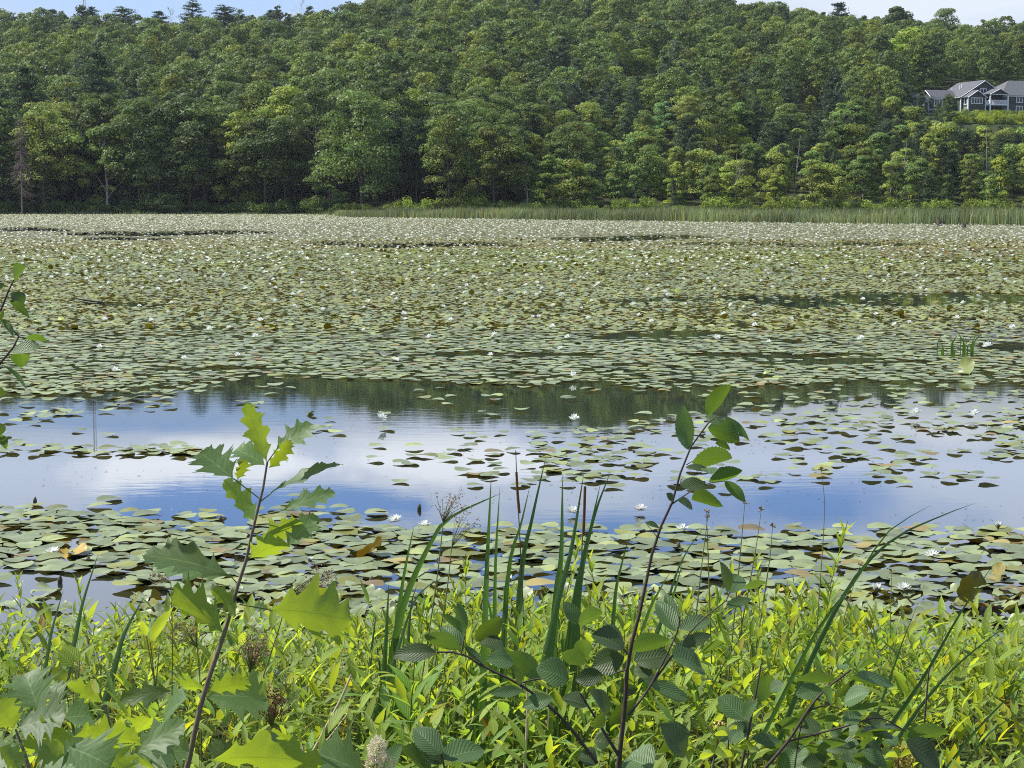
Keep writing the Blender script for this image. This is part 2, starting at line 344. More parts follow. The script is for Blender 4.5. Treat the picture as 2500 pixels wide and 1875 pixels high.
# ------------------------------------------------------------------ leaf primitives
NS = 24
def prof_oval(t): return np.sin(np.pi * np.clip(t, 0, 1) ** .88) ** .75
def prof_lance(t): return np.sin(np.pi * np.clip(t, 0, 1) ** .75) ** 1.1
def prof_obov(t): return np.sin(np.pi * np.clip(t, 0, 1) ** 1.5) ** .8
OAKT = np.array([(0, .0), (.05, .03), (.11, .10), (.17, .25), (.20, .31), (.225, .22), (.28, .19), (.34, .25), (.39, .36), (.425, .47), (.445, .39), (.475, .43), (.50, .32), (.54, .23), (.58, .24), (.64, .34), (.68, .42), (.70, .34), (.73, .35), (.755, .24), (.80, .19), (.85, .22), (.885, .25), (.90, .18), (.94, .13), (.96, .06), (1, .0)])
def leaf(mb, base, tip, face, width, kind='oval', curl=0.0, fold=.15, wave=.0, C=(1, 1, 1), ns=None, na=5):
    """leaf from base to tip; face = direction its upper side looks at; width = full width"""
    base = np.asarray(base, float); tip = np.asarray(tip, float); ax = tip - base; Ln = np.linalg.norm(ax) + 1e-9; ax = ax / Ln
    nn = np.asarray(face, float); nn = nrm(nn - ax * np.dot(nn, ax)); sd_ = np.cross(ax, nn)
    if kind == 'oak':
        ts = OAKT[:, 0]; wl = OAKT[:, 1] * (1 + rng.uniform(-.18, .18, len(ts))); wr = OAKT[:, 1] * (1 + rng.uniform(-.18, .18, len(ts)))
        wl = wl * width / .8; wr = wr * width / .8; fwd = .28
    else:
        k = ns or NS; ts = np.linspace(0, 1, k)
        pf = {'oval': prof_oval, 'lance': prof_lance, 'obov': prof_obov}[kind](ts)
        ser = 1 + (.05 * ((np.arange(k) % 2) * 2 - 1) if kind == 'oval' and k > 12 else 0)
        wl = wr = pf * ser * width / 2; fwd = .10 if kind == 'oval' else 0.0
    us = np.linspace(-1, 1, na); V = []; UV = []
    ph = rng.uniform(0, 6.28)
    for i, t in enumerate(ts):
        cen = base + ax * Ln * t + nn * (-curl * Ln * t * t + curl * .3 * Ln * t)
        for u in us:
            wv = (wl if u < 0 else wr)[i]; a = abs(u)
            z = fold * a * wv + wave * Ln * a * math.sin(t * 9 + ph + (1.6 if u < 0 else 0))
            V.append(cen + sd_ * u * wv + ax * fwd * a * wv + nn * z); UV.append((.5 + u * .5, t))
    k = len(ts); Fq = [[i * na + j, i * na + j + 1, (i + 1) * na + j + 1, (i + 1) * na + j] for i in range(k - 1) for j in range(na - 1)]
    mb.add(V, np.array(Fq), UV, C)
def blade(mb, pts, width, face=(0, -1, .2), C=(1, 1, 1), m=16, fold=.25, taper=.75):
    P = spline(pts, m); T = np.gradient(P, axis=0); T /= np.linalg.norm(T, axis=1)[:, None] + 1e-12
    S = np.cross(T, nrm(face)); S /= np.linalg.norm(S, axis=1)[:, None] + 1e-12; Nn = np.cross(S, T)
    t = np.linspace(0, 1, m); wv = width / 2 * np.minimum(1, ((1 - t) / (1 - .45)) ** taper + .02) * (.75 + .25 * np.minimum(1, t * 4))
    V = np.stack([P - S * wv[:, None], P + Nn * (fold * wv)[:, None], P + S * wv[:, None]], 1).reshape(-1, 3)
    Fq = [[i * 3 + j, i * 3 + j + 1, i * 3 + 4 + j, i * 3 + 3 + j] for i in range(m - 1) for j in range(2)]
    UV = [(u, q) for q in t for u in (0, .5, 1)]
    mb.add(V, np.array(Fq), UV, C)
def quads(mb, P, Nm, size, C, aspect=1.0, tang=None):
    """many small leaf faces: centres P, normals Nm, half size per face"""
    n = len(P); Nm = Nm / (np.linalg.norm(Nm, axis=1)[:, None] + 1e-9)
    r = rng.normal(size=(n, 3)) if tang is None else tang
    A = np.cross(Nm, r); A /= np.linalg.norm(A, axis=1)[:, None] + 1e-9; B = np.cross(Nm, A)
    s = np.broadcast_to(size, (n,))[:, None]
    V = np.stack([P + B * s * aspect, P + A * s * .62 + B * s * .15, P - B * s * aspect * .9, P - A * s * .62 - B * s * .1], 1).reshape(-1, 3)
    I = np.arange(n * 4).reshape(n, 4)
    mb.add(V, I, np.tile([(0, 0), (1, 0), (1, 1), (0, 1)], (n, 1)), np.repeat(C, 4, axis=0))

# ------------------------------------------------------------------ trees (unit variants)
def broad_variant(seed, H, Wd, base, nleaf, lobes, lsize, shape=1.0):
    r = np.random.default_rng(seed); cr = MB(); tr = MB()
    tp = [(0, 0, -1.0), (r.uniform(-.2, .2), r.uniform(-.2, .2), H * .3), (r.uniform(-.5, .5), r.uniform(-.5, .5), H * .6), (0, 0, H * .88)]
    rr = H * .016
    tube(tr, spline(tp, 10), np.linspace(rr, rr * .25, 10), 6)
    cen = []
    for i in range(lobes):
        h = r.uniform(0, 1) ** .8; z = base + (H - base) * h
        q = (h * 2 - .85) / 1.15; prof = math.sqrt(max(.06, 1 - q * q)) * shape + (1 - shape) * (1 - h)
        a = r.uniform(0, 2 * math.pi); rad = Wd / 2 * prof * (r.uniform(.25, 1) ** .5) * .86
        cen.append((rad * math.cos(a), rad * math.sin(a), z - .8))
    cen = np.array(cen); lr = r.uniform(.5, 1.2, lobes) * Wd * .15
    for i in range(0, lobes, 3):
        c = cen[i]; st = np.array([0, 0, max(base * .6, c[2] - abs(c[0]) * .7 - 1.5)])
        tube(tr, [st, (st + c) / 2 + [0, 0, .3], c], [rr * .35, rr * .22, .03], 4)
    per = nleaf // lobes
    for i in range(lobes):
        d = r.normal(size=(per, 3)); d /= np.linalg.norm(d, axis=1)[:, None]
        d[:, 2] = np.where(r.random(per) < .78, np.abs(d[:, 2]), d[:, 2])
        rad = lr[i] * r.uniform(.72, 1.08, per)
        P = cen[i] + d * rad[:, None] * [1.15, 1.15, .78]
        Nm = d * 1.0 + r.normal(size=(per, 3)) * .42 + [0, 0, .2]
        b = r.uniform(.82, 1.18) * r.uniform(.85, 1.15, per); yel = r.uniform(.9, 1.12)
        C = np.stack([b * yel, b, b * .9], 1)
        quads(cr, P, Nm, lsize * r.uniform(.6, 1.2, per), C, 1.0)
    return cr, tr
def pine_variant(seed, H, Wd, base, nleaf, lsize, tiers, gap=.0, droop=0.0):
    r = np.random.default_rng(seed); cr = MB(); tr = MB(); rr = H * .014
    tube(tr, [(0, 0, -1), (r.uniform(-.2, .2), 0, H * .5), (0, 0, H * .97)], [rr, rr * .6, .04], 6)
    Ps = []; 
    for k in range(tiers):
        h = (k + r.uniform(-.3, .3)) / tiers; z = base + (H - base) * max(0, h) ** .92
        ln = Wd / 2 * (1 - max(0, h)) ** .6 * r.uniform(.6, 1.2) + .6
        nb = r.integers(4, 7); a0 = r.uniform(0, 6.28)
        for j in range(nb):
            if r.random() < gap: continue
            a = a0 + j * 6.283 / nb + r.uniform(-.3, .3); l_ = ln * r.uniform(.65, 1.1); up = r.uniform(-.1, .5) - droop
            z = z + r.uniform(-.45, .45); e = np.array([math.cos(a) * l_, math.sin(a) * l_, z + l_ * up])
            tube(tr, [(0, 0, z - .1), (e + [0, 0, z]) / 2 * [1, 1, 1] - [0, 0, .1], e], [rr * .3, rr * .2, .02], 4)
            m = max(2, int(l_ / .55))
            for q in range(m):
                f = (q + 1) / m
                if f < .3: continue
                c = np.array([0, 0, z]) * (1 - f) + e * f + r.normal(size=3) * [.15, .15, .08]
                Ps.append((c, .35 + .35 * f * (l_ / Wd * 2)))
    per = max(3, nleaf // max(1, len(Ps)))
    for c, s in Ps:
        d = r.normal(size=(per, 3)) * [.85, .85, .55]; P = c + d * s * .85
        Nm = r.normal(size=(per, 3)) * .9 + [0, 0, .7]
        b = r.uniform(.75, 1.25) * r.uniform(.85, 1.15, per); C = np.stack([b, b, b], 1)
        quads(cr, P, Nm, lsize * r.uniform(.6, 1.2, per), C, 1.15)
    return cr, tr
BROAD = []; PINE = []
for i, (H, Wd, b, lo, sh) in enumerate([(20, 13, 3, 44, 1), (21, 11, 2, 44, 1), (19, 14, 5, 46, 1), (22, 12, 6, 40, 1), (18, 10, 1, 36, .8), (20, 12, 1.5, 44, .9), (21, 13, 7, 38, 1), (17, 13, 3, 40, 1)]):
    c, t = broad_variant(100 + i, H, Wd, b, 8500, lo, .27, sh)
    BROAD.append((c.mesh('crown', M['crown'], False), t.mesh('trunk', M['bark']), H, c, t))
SMALL = []
for i, (H, Wd, b, lo, sh) in enumerate([(10, 7, .1, 32, .75), (11, 6.5, .2, 32, .55), (9, 8, .1, 32, .9), (10, 6, .6, 26, .65)]):
    c, t = broad_variant(200 + i, H, Wd, b, 5500, lo, .21, sh)
    SMALL.append((c.mesh('crown', M['crown'], False), t.mesh('trunk', M['palebark'] if i == 3 else M['bark']), H, c, t))
for i, (H, Wd, b, ti, gp, dr) in enumerate([(20, 9.5, 3, 20, .1, .0), (21, 8.5, 2, 22, .12, .05), (18, 10, 4, 18, .15, -.05), (19, 8, 1, 22, .05, .1)]):
    c, t = pine_variant(300 + i, H, Wd, b, 6500, .27, ti, gp, dr)
    PINE.append((c.mesh('crown', M['needle'], False), t.mesh('trunk', M['bark']), H, c, t))
# placement on the slope
def hill_height(x, y, s):                # wanted tree height at a spot
    right = np.clip((x + 30) / 50, 0, 1)
    t = y - s
    hl = 21 + 0 * t if t < 25 else 18
    hr = 8.5 + t * .06 if t < 95 else 15.5
    return hl * (1 - right) + hr * right
trees = []
y = 204.0
while y < 486:
    sp_ = 6.3 if y < 250 else (6.8 if y < 330 else 7.8)
    x = -250 + rng.uniform(0, sp_)
    rowy = y
    while x < 250:
        xx = x + rng.uniform(-2.2, 2.2); yy = y + rng.uniform(-2.4, 2.4); s = float(shore(xx))
        x += sp_ * rng.uniform(.85, 1.2) * (.68 if (xx > -10 and yy < 300) else 1)
        if yy < s + 2.0 or abs(xx) > yy * .60 + 12: continue
        trees.append((xx, yy, s))
    y += sp_ * .9
out_t = []
for (x, y, s) in trees:
    if abs(x - HX - 4) < 27 and HY - 6 < y < HY + 30: continue      # the house plot
    z = float(terr(x, y)); Ht = hill_height(x, y, s) * rng.uniform(.82, 1.18)
    px, _ = projo(x, y, z); _, ptop = projo(x, y, z + Ht); t = y - s; right = x > 0
    if px > 2190 and y < HY + 4:                                    # keep the view of the house open
        lim = 300 if px > 2330 else (285 if px > 2235 else 250)
        lim += rng.uniform(0, 18)
        if ptop < lim:
            hz = float(at(px, lim, y)[2]) - z
            if hz < 2.0: continue
            Ht = hz
    if y > 455 and px < 830:
        Ht *= rng.uniform(.6, 1.15)
    u = rng.random()
    lowright = right and t < 95
    if y > 440 and px < 900: pk = .45
    elif lowright: pk = .42 if t > 18 else .15
    elif t < 60 and not right: pk = .26
    else: pk = .06
    if px > 2100 and y > 400: pk = .2
    if u < pk: kd = 'pine'
    elif Ht < 12.5: kd = 'small'
    else: kd = 'broad'
    out_t.append([x, y, z, Ht, kd, px])
# hand-placed trees that stand out in the photo: (px, py of top, depth, kind, colour, height, label, name, category)
special = [
 (1000, 222, 238, 'broad', (2.1, 1.75, .9), 'broadleaf tree with bright yellow-green top standing behind the dark shore trees', 0),
 (575, 275, 229, 'broad', (1.9, 1.65, .9), 'broadleaf tree with yellow-green sunlit top on the left shore', 1),
 (700, 212, 236, 'broad', (1.75, 1.6, .9), 'tall broadleaf tree with bright green crown rising over the left shore trees', 3),
 (1560, 118, 318, 'broad', (1.5, 1.45, .9), 'broad domed bright green tree at the middle of the hillside', 2),
 (1622, 245, 262, 'broad', (1.35, 1.55, 1.9), 'silvery green broadleaf tree among the dark pines', 4),
 (1980, 232, 300, 'small', (2.4, 2.0, .9), 'small yellow-green tree lit by the sun between pines', 0),
 (1800, 305, 250, 'small', (2.0, 1.75, .9), 'yellow-green small tree in the middle of the lower right slope', 2),
 (1655, 388, 212, 'small', (1.9, 1.7, .9), 'light green young tree beside the tall reeds, pyramid shaped', 1),
 (1795, 392, 211, 'small', (2.1, 1.8, 1.0), 'pale yellow-green young tree with a rounded crown behind the reeds', 2),
 (1895, 425, 209, 'small', (2.2, 1.85, .9), 'low yellow-green bushy tree just behind the reeds', 0),
 (2445, 375, 209, 'small', (2.0, 1.7, .8), 'yellow-green young tree at the right end of the reed edge', 1),
 (1345, 375, 212, 'small', (1.35, 1.35, .9), 'upright light green tree above the left end of the reeds', 0),
 (255, 300, 229, 'small', (1.3, 1.3, .8), 'feathery light green conifer-like tree near the left shore', 3),
 (2318, 230, 288, 'pine', (1.5, 1.5, 1.2), 'bushy pine standing in front of the dark green house', 2),
 (2292, 250, 294, 'pine', (1.3, 1.35, 1.1), 'low pine at the edge of the lawn left of the house', 0),
 (2250, 225, 296, 'pine', (1.2, 1.25, 1.1), 'middle one of the pines beside the lawn left of the house', 3),
 (2215, 205, 290, 'pine', (1.3, 1.35, 1.2), 'wide pine beside the left wing of the house', 2),
 (835, 262, 231, 'pine', (1.15, 1.25, 1.2), 'tall dark layered pine in the middle of the left shore', 0),
 (60, 165, 240, 'pine', (1.0, 1.1, 1.1), 'tall dark pine towering over the left edge shore', 1),
 (10, 250, 228, 'pine', (1.5, 1.55, 1.1), 'lighter layered pine at the far left shore edge', 0),
 (237, 120, 262, 'pine', (1.0, 1.1, 1.2), 'pointed dark pine behind the left shore trees', 3),
 (2225, 70, 345, 'small', (1.9, 1.75, .9), 'golden green tree beside the wood edge above the house', 2),
 (470, 2, 452, 'pine', (.9, 1.0, 1.1), 'tallest pine on the ridge against the sky', 0),
 (548, 14, 452, 'pine', (.62, .7, .8), 'dark rounded pine on the ridge against the sky', 2),
 (128, 22, 456, 'pine', (.85, .95, 1.1), 'pointed pine on the ridge left of the radio mast', 3),
 (222, 18, 452, 'pine', (.8, .9, 1.0), 'narrow pine on the ridge beside the radio mast', 1),
 (300, 18, 454, 'pine', (.8, .9, 1.0), 'wide spreading pine on the ridge right of the radio mast', 2),
 (388, 26, 456, 'pine', (.75, .85, 1.0), 'short flat topped pine on the ridge between two taller pines', 3),
 (660, 26, 456, 'pine', (.9, 1.0, 1.0), 'small pine on the ridge beside the bare trees', 1),
 (2195, 12, 425, 'small', (.8, .85, .9), 'small dark tree on the ridge above the house', 0),
 (2310, 24, 420, 'broad', (1.1, 1.1, 1.0), 'loose crowned tree on the ridge above the grey roof', 6),
 (2050, 4, 430, 'pine', (.6, .7, .8), 'dark spiky conifer on the ridge at the right', 3),
]
sp_objs = []
def far_from_special(x, y):
    for q in sp_objs:
        if abs(q[0] - x) < 4.5 and abs(q[1] - y) < 4: return False
    return True
for (px, pt, yd, kd, colr, lab, vi) in special:
    top = at(px, pt, yd); z = float(terr(top[0], yd)); Ht = top[2] - z
    if Ht < 4: Ht = 4; 
    if yd > 440 and Ht > 13: z = top[2] - 13; Ht = 13
    if Ht > 27: z = top[2] - 24; Ht = 24
    sp_objs.append([top[0], yd, z, Ht, kd, px, colr, lab, vi])
out_t = [q for q in out_t if far_from_special(q[0], q[1])]
for q in out_t:                           # nothing planted in front may swallow the marked trees
    for (px_, pt_, yd_, kd_, *_r) in special:
        if q[1] < yd_ < 400 and abs(q[5] - px_) < 48 and px_ < 2190:
            lim = pt_ + (70 if kd_ != 'small' else 45)
            if projo(q[0], q[1], q[2] + q[3])[1] < lim: q[3] = max(3.0, float(at(q[5], lim, q[1])[2]) - q[2])
out_t = [q for q in out_t if q[3] > 3.2]
def tree_name(kd): return {'pine': 'pine_tree', 'small': 'young_tree', 'broad': 'broadleaf_tree'}[kd]
def place_tree(kd, x, y, z, Ht, colr, vi, rot, wide=1.0):
    var = {'pine': PINE, 'small': SMALL, 'broad': BROAD}[kd]; cm, tm, H0, _, _ = var[vi % len(var)]
    s = Ht / H0
    o = empty(tree_name(kd), (x, y * KY, z)); o.rotation_euler[2] = rot; o.scale = (s * wide, s * wide, s)
    for nm, me in (('crown', cm), ('trunk', tm)):
        c = bpy.data.objects.new(nm, me); COL.objects.link(c); c.parent = o
        if nm == 'crown': c.color = (*colr, 1)
    return o
for (x, y, z, Ht, kd, px, colr, lab, vi) in sp_objs:
    colr = tuple(np.array(colr) * (1.22 if colr[0] > 1.3 else 1.0)); o = place_tree(kd, x, y, z, Ht, colr, vi, 1.0, {'pine': 2.0 if y > 440 else 1.25, 'small': 1.2, 'broad': 1.05}[kd] * (1.25 if Ht < 13 and kd == 'broad' else 1))
    tag(o, lab, 'tree')
def tint(kd, x, y, t):
    b = rng.uniform(.62, 1.45)
    if kd == 'pine': c = np.array([.85, .88, 1.0]) * b * .95
    elif kd == 'small': c = (np.array([1.5, 1.35, .95]) if rng.random() < .55 else np.array([1.0, 1.1, .95])) * b
    else:
        wv = rng.random(); c = np.array([1.0, 1.0, .95]) * b if wv < .7 else np.array([1.3, 1.15, .85]) * b
        if wv > .93: c = np.array([1.55, 1.35, .85]) * min(b, 1.15)
    if x > 0 and t < 95: c = c * np.array([1.22, 1.16, 1.1])
    return tuple(c)
out_t.sort(key=lambda q: q[1])
vis = [q for q in out_t if -140 < q[5] < 2640]
hid = [q for q in out_t if not (-140 < q[5] < 2640)]
nb_ = 0; npn = 0; indiv = []; rest = []
for q in vis:
    if q[4] == 'pine' and npn < 120: npn += 1; indiv.append(q)
    elif q[4] != 'pine' and nb_ < 265: nb_ += 1; indiv.append(q)
    else: rest.append(q)
rest += hid
front = sorted([q for q in indiv if q[1] - shore(q[0]) < 8], key=lambda q: q[5])
ORD = "first second third fourth fifth sixth seventh eighth ninth tenth eleventh twelfth thirteenth fourteenth fifteenth sixteenth seventeenth eighteenth nineteenth twentieth".split()
def ordw(i):
    if i < 20: return ORD[i]
    tens = {2: 'twenty', 3: 'thirty', 4: 'forty', 5: 'fifty', 6: 'sixty'}
    a, b = divmod(i + 1, 10); return tens[a] + '-' + ORD[b - 1] if b else tens[a][:-1] + 'ieth'
fr_index = {id(q): i for i, q in enumerate(front)}
for q in indiv:
    x, y, z, Ht, kd, px = q; t = y - float(shore(x)); col = tint(kd, x, y, t)
    o = place_tree(kd, x, y, z, Ht, col, int(rng.integers(0, 8)), rng.uniform(0, 6.28), rng.uniform(.82, 1.32))
    word = {'pine': 'dark pine', 'small': 'bushy light green young tree', 'broad': 'dark green broadleaf tree'}[kd]
    if kd == 'broad' and col[0] > 1.35: word = 'bright green broadleaf tree'
    side = 'left' if px < 830 else ('middle' if px < 1670 else 'right')
    if id(q) in fr_index:
        lab = f"{word}, {ordw(fr_index[id(q)])} from left in the far shore row"
        grp = 'trees in the row along the far shore'
    elif t < 60:
        lab = f"{word} just behind the shore row, {side} third"; grp = f'{word}s behind the shore row, {side} third'
    else:
        lab = f"{word} on the {side} third of the upper hillside"; grp = f'{word}s on the upper hillside, {side} third'
    tag(o, lab, 'tree', grp)
# remaining far wood as one mass
wd = MB(); rngw = np.random.default_rng(5)
for (x, y, z, Ht, kd, px) in rest:
    c = (BROAD + SMALL + PINE)[0][3]
    var = PINE[int(rngw.integers(4))] if kd == 'pine' else BROAD[int(rngw.integers(8))]
    V = np.concatenate(var[3].v).reshape(-1, 4, 3); Cc = np.concatenate(var[3].c).reshape(-1, 4, 3)
    k = 2600 if -140 < px < 2640 else 500
    sel = rngw.choice(len(V), k, replace=False); V = V[sel]; Cc = Cc[sel]
    cen = V.mean(1, keepdims=True); V = cen + (V - cen) * (1.6 if k == 2600 else 2.8)
    a = rngw.uniform(0, 6.28); ca, sa = math.cos(a), math.sin(a); s = Ht / var[2] * 1.04
    V = V.reshape(-1, 3) @ np.array([[ca, sa, 0], [-sa, ca, 0], [0, 0, 1]]) * s + [x, y * KY, z]
    tn = np.array(tint(kd, x, y, 200))
    if kd == 'pine': tn = tn * [.9, .85, 1.4]
    wd.add(V, np.arange(k * 4).reshape(k, 4), None, Cc.reshape(-1, 3) * tn)
wo = wd.obj('woods', M['crown'], smooth=False)
tag(wo, 'closed canopy of the far wood covering the top of the hillside', 'woods', kind='stuff')

# dead trees, snags, bare crowns
def bare_tree(name, px, ptop, yd, H, mat, lab, spread=.35, nb=34, droop=.1, dens=4, w0=.012, lean=0):
    top = at(px, ptop, yd); zb = top[2] - H; r = np.random.default_rng(int(px)); tr = MB(); br = MB()
    pts = spline([(0, 0, 0), (lean * .4, 0, H * .5), (lean, 0, H)], 8); tube(tr, pts, np.linspace(H * w0, .03, 8), 6)
    for i in range(nb):
        h = r.uniform(.18, .97); z = H * h; l_ = H * spread * (1 - h) ** .6 * r.uniform(.5, 1) + .3; a = r.uniform(0, 6.28)
        p0 = np.array([lean * h, 0, z]); e = p0 + [math.cos(a) * l_, math.sin(a) * l_, l_ * (-droop + r.uniform(-.15, .3))]
        m = (p0 + e) / 2 + [0, 0, l_ * .08]; tube(br, [p0, m, e], [H * w0 * .3, H * w0 * .2, .012], 4)
        for j in range(dens):
            f = r.uniform(.3, 1); q = p0 + (e - p0) * f; a2 = a + r.uniform(-1.2, 1.2); l2 = l_ * r.uniform(.15, .4)
            tube(br, [q, q + [math.cos(a2) * l2, math.sin(a2) * l2, l2 * r.uniform(-.5, .5) - droop]], [.025, .008], 3)
    o = empty(name, (top[0], yd * KY, zb)); tr.obj('trunk', mat, o); br.obj('branches', mat, o); tag(o, lab, 'dead tree'); return o
bare_tree('dead_spruce', 48, 275, 222, 21, M['deadwood'], 'dead brown-grey spruce with bare drooping branches at the left edge shore', .17, 150, .35, 9, .009)
bare_tree('dead_tree', 770, 245, 226, 20, M['palebark'], 'bare grey branching tree among the left shore trees', .3, 26, -.5, 5, .007)
bare_tree('dead_tree', 735, 6, 452, 15, M['palebark'], 'leafless tree on the ridge against the sky, the larger one', .5, 26, -.9, 6, .006)
bare_tree('dead_tree', 415, 22, 452, 12, M['palebark'], 'small leafless tree on the ridge between pines', .4, 20, -.9, 5, .006)
bare_tree('dead_tree', 1940, 330, 214, 14, M['palebark'], 'thin pale snag rising above the reeds, with short side branches', .1, 12, -.5, 1, .007, 1.2)
bare_tree('dead_tree', 2415, 300, 214, 17, M['palebark'], 'tall thin pale snag at the right above the reeds', .08, 12, -.5, 1, .006, -.6)
bare_tree('dead_tree', 1798, 375, 209, 9, M['palebark'], 'forked bare grey twigs between the pale young trees', .3, 12, -1.2, 2, .006)
bare_tree('dead_tree', 2205, 340, 212, 10, M['palebark'], 'crooked grey snag with an open fork at the lower right slope', .3, 9, -.9, 1, .009, .8)
# shore and house shrubs
def shrub_mesh(seed, W_, H_, n, ls):
    r = np.random.default_rng(seed); m = MB()
    for i in range(9):
        c = np.array([r.uniform(-.5, .5) * W_, r.uniform(-.4, .4) * W_, H_ * r.uniform(.25, .75)]); k = n // 9
        d = r.normal(size=(k, 3)); d /= np.linalg.norm(d, axis=1)[:, None]; P = c + d * H_ * .33 * r.uniform(.5, 1.1, (k, 1)); P[:, 2] = np.abs(P[:, 2])
        b = r.uniform(.85, 1.15, k); quads(m, P, d + r.normal(size=(k, 3)) * .6 + [0, 0, .3], ls * r.uniform(.6, 1.2, k), np.stack([b, b, b], 1))
    return m.mesh('shrub', M['crown'], False)
SH = [shrub_mesh(40 + i, 3.4, 2.4, 900, .17) for i in range(4)]
def shrub(x, y, z, s, colr, lab, grp=None):
    o = bpy.data.objects.new('shrub', SH[int(rng.integers(4))]); COL.objects.link(o); o.location = (x, y * KY, z); o.scale = (s, s, s * rng.uniform(.8, 1.2)); o.rotation_euler[2] = rng.uniform(0, 6); o.color = (*colr, 1)
    tag(o, lab, 'shrub', grp); return o
for i in range(74):
    px = -60 + i * 36 + rng.uniform(-14, 14); x0 = (px - 1250) / 2600 * 215; s = float(shore(x0)); yv = s + rng.uniform(.2, 3)
    x0 = (px - 1250) / 2600 * yv
    colr = (1.0, 1.05, .8) if px < 840 else (1.9, 1.75, .9)
    colr = tuple(np.array(colr) * rng.uniform(.7, 1.2))
    shrub(x0, yv, float(terr(x0, yv)) - .1, rng.uniform(.7, 1.35), colr, 'dark shrub at the foot of the trees on the left shore' if px < 840 else 'light green shrub at the foot of the trees behind the reeds', 'shrubs at the foot of the left shore trees' if px < 840 else 'shrubs behind the reeds')
for i in range(120):
    px = rng.uniform(2300, 2560); yy = rng.uniform(288, 304.5); x0 = (px - 1250) / 2600 * yy
    z = float(terr(x0, yy)); top = at(px, rng.uniform(268, 300), yy)[2]
    if top - z < .5: continue
    colr = np.array((2.6, 2.2, .7) if rng.random() < .45 else (1.5, 1.5, .9)) * rng.uniform(.8, 1.2)
    shrub(x0, yy, z, min(1.1, (top - z) / 2.2), tuple(colr), 'yellow-green shrub on the slope below the house', 'shrubs on the slope below the house')
# ------------------------------------------------------------------ radio mast behind the ridge
mp_ = at(207, 60, 640); mb = MB(); mb2 = MB(); Hm = 62
for k in range(3):
    a = k * 2.094; tube(mb, [(math.cos(a) * .9, math.sin(a) * .9, 0), (math.cos(a) * .9, math.sin(a) * .9, Hm)], .13, 4)
for i in range(30):
    z = i * Hm / 30
    for k in range(3):
        a, b = k * 2.094, (k + 1) * 2.094
        tube(mb2, [(math.cos(a) * .9, math.sin(a) * .9, z), (math.cos(b) * .9, math.sin(b) * .9, z + Hm / 30)], .07, 3)
o = empty('radio_mast', (mp_[0], 640 * KY, mp_[2] - 22)); mb.obj('leg', M['metal'], o).name = 'tower_legs'; mb2.obj('bracing', M['metal'], o)
tag(o, 'thin lattice radio mast rising behind the ridge at the left', 'radio mast')

# ------------------------------------------------------------------ houses
PHI = R(18.5)
def prism_roof(mb, x0, x1, y0, y1, ze, zr, axis, ov=.4, th=.22, hip0=0, hip1=0):
    """gable roof slabs: axis 'x' or 'y' is the ridge direction"""
    def slab(a, b, c, d):
        a, b, c, d = [np.array(q, float) for q in (a, b, c, d)]; n = nrm(np.cross(b - a, d - a)); n = n if n[2] > 0 else -n
        V = [a, b, c, d, a + n * th, b + n * th, c + n * th, d + n * th]
        L1 = np.linalg.norm(b - a); L2 = np.linalg.norm(d - a); uv = np.array([(0, 0), (L1, 0), (L1, L2), (0, L2)]) / 8
        mb.add(V, [[0, 3, 2, 1], [4, 5, 6, 7], [0, 1, 5, 4], [1, 2, 6, 5], [2, 3, 7, 6], [3, 0, 4, 7]], np.tile(uv, (2, 1)))
    if axis == 'y':
        xm = (x0 + x1) / 2; sl = (zr - ze) / (xm - x0); dz = ov * sl
        slab((x0 - ov, y0 - ov, ze - dz), (x0 - ov, y1 + ov, ze - dz), (xm, y1 + ov - hip1, zr), (xm, y0 - ov + hip0, zr))
        slab((x1 + ov, y1 + ov, ze - dz), (x1 + ov, y0 - ov, ze - dz), (xm, y0 - ov + hip0, zr), (xm, y1 + ov - hip1, zr))
    else:
        ym = (y0 + y1) / 2; sl = (zr - ze) / (ym - y0); dz = ov * sl
        slab((x0 - ov, y0 - ov, ze - dz), (x1 + ov, y0 - ov, ze - dz), (x1 + ov - hip1, ym, zr), (x0 - ov + hip0, ym, zr))
        slab((x1 + ov, y1 + ov, ze - dz), (x0 - ov, y1 + ov, ze - dz), (x0 - ov + hip0, ym, zr), (x1 + ov - hip1, ym, zr))
def walls(mb, x0, x1, y0, y1, z0, ze, zr, axis, hip=False):
    V = [(x0, y0, z0), (x1, y0, z0), (x1, y1, z0), (x0, y1, z0), (x0, y0, ze), (x1, y0, ze), (x1, y1, ze), (x0, y1, ze)]
    mb.add(V, [[0, 1, 5, 4], [1, 2, 6, 5], [2, 3, 7, 6], [3, 0, 4, 7]])
    if hip: return
    if axis == 'y':
        xm = (x0 + x1) / 2
        mb.add([(x0, y0, ze), (x1, y0, ze), (xm, y0, zr), (x0, y1, ze), (x1, y1, ze), (xm, y1, zr)], [[0, 1, 2], [4, 3, 5]])
    else:
        ym = (y0 + y1) / 2
        mb.add([(x0, y0, ze), (x0, y1, ze), (x0, ym, zr), (x1, y0, ze), (x1, y1, ze), (x1, ym, zr)], [[1, 0, 2], [3, 4, 5]])
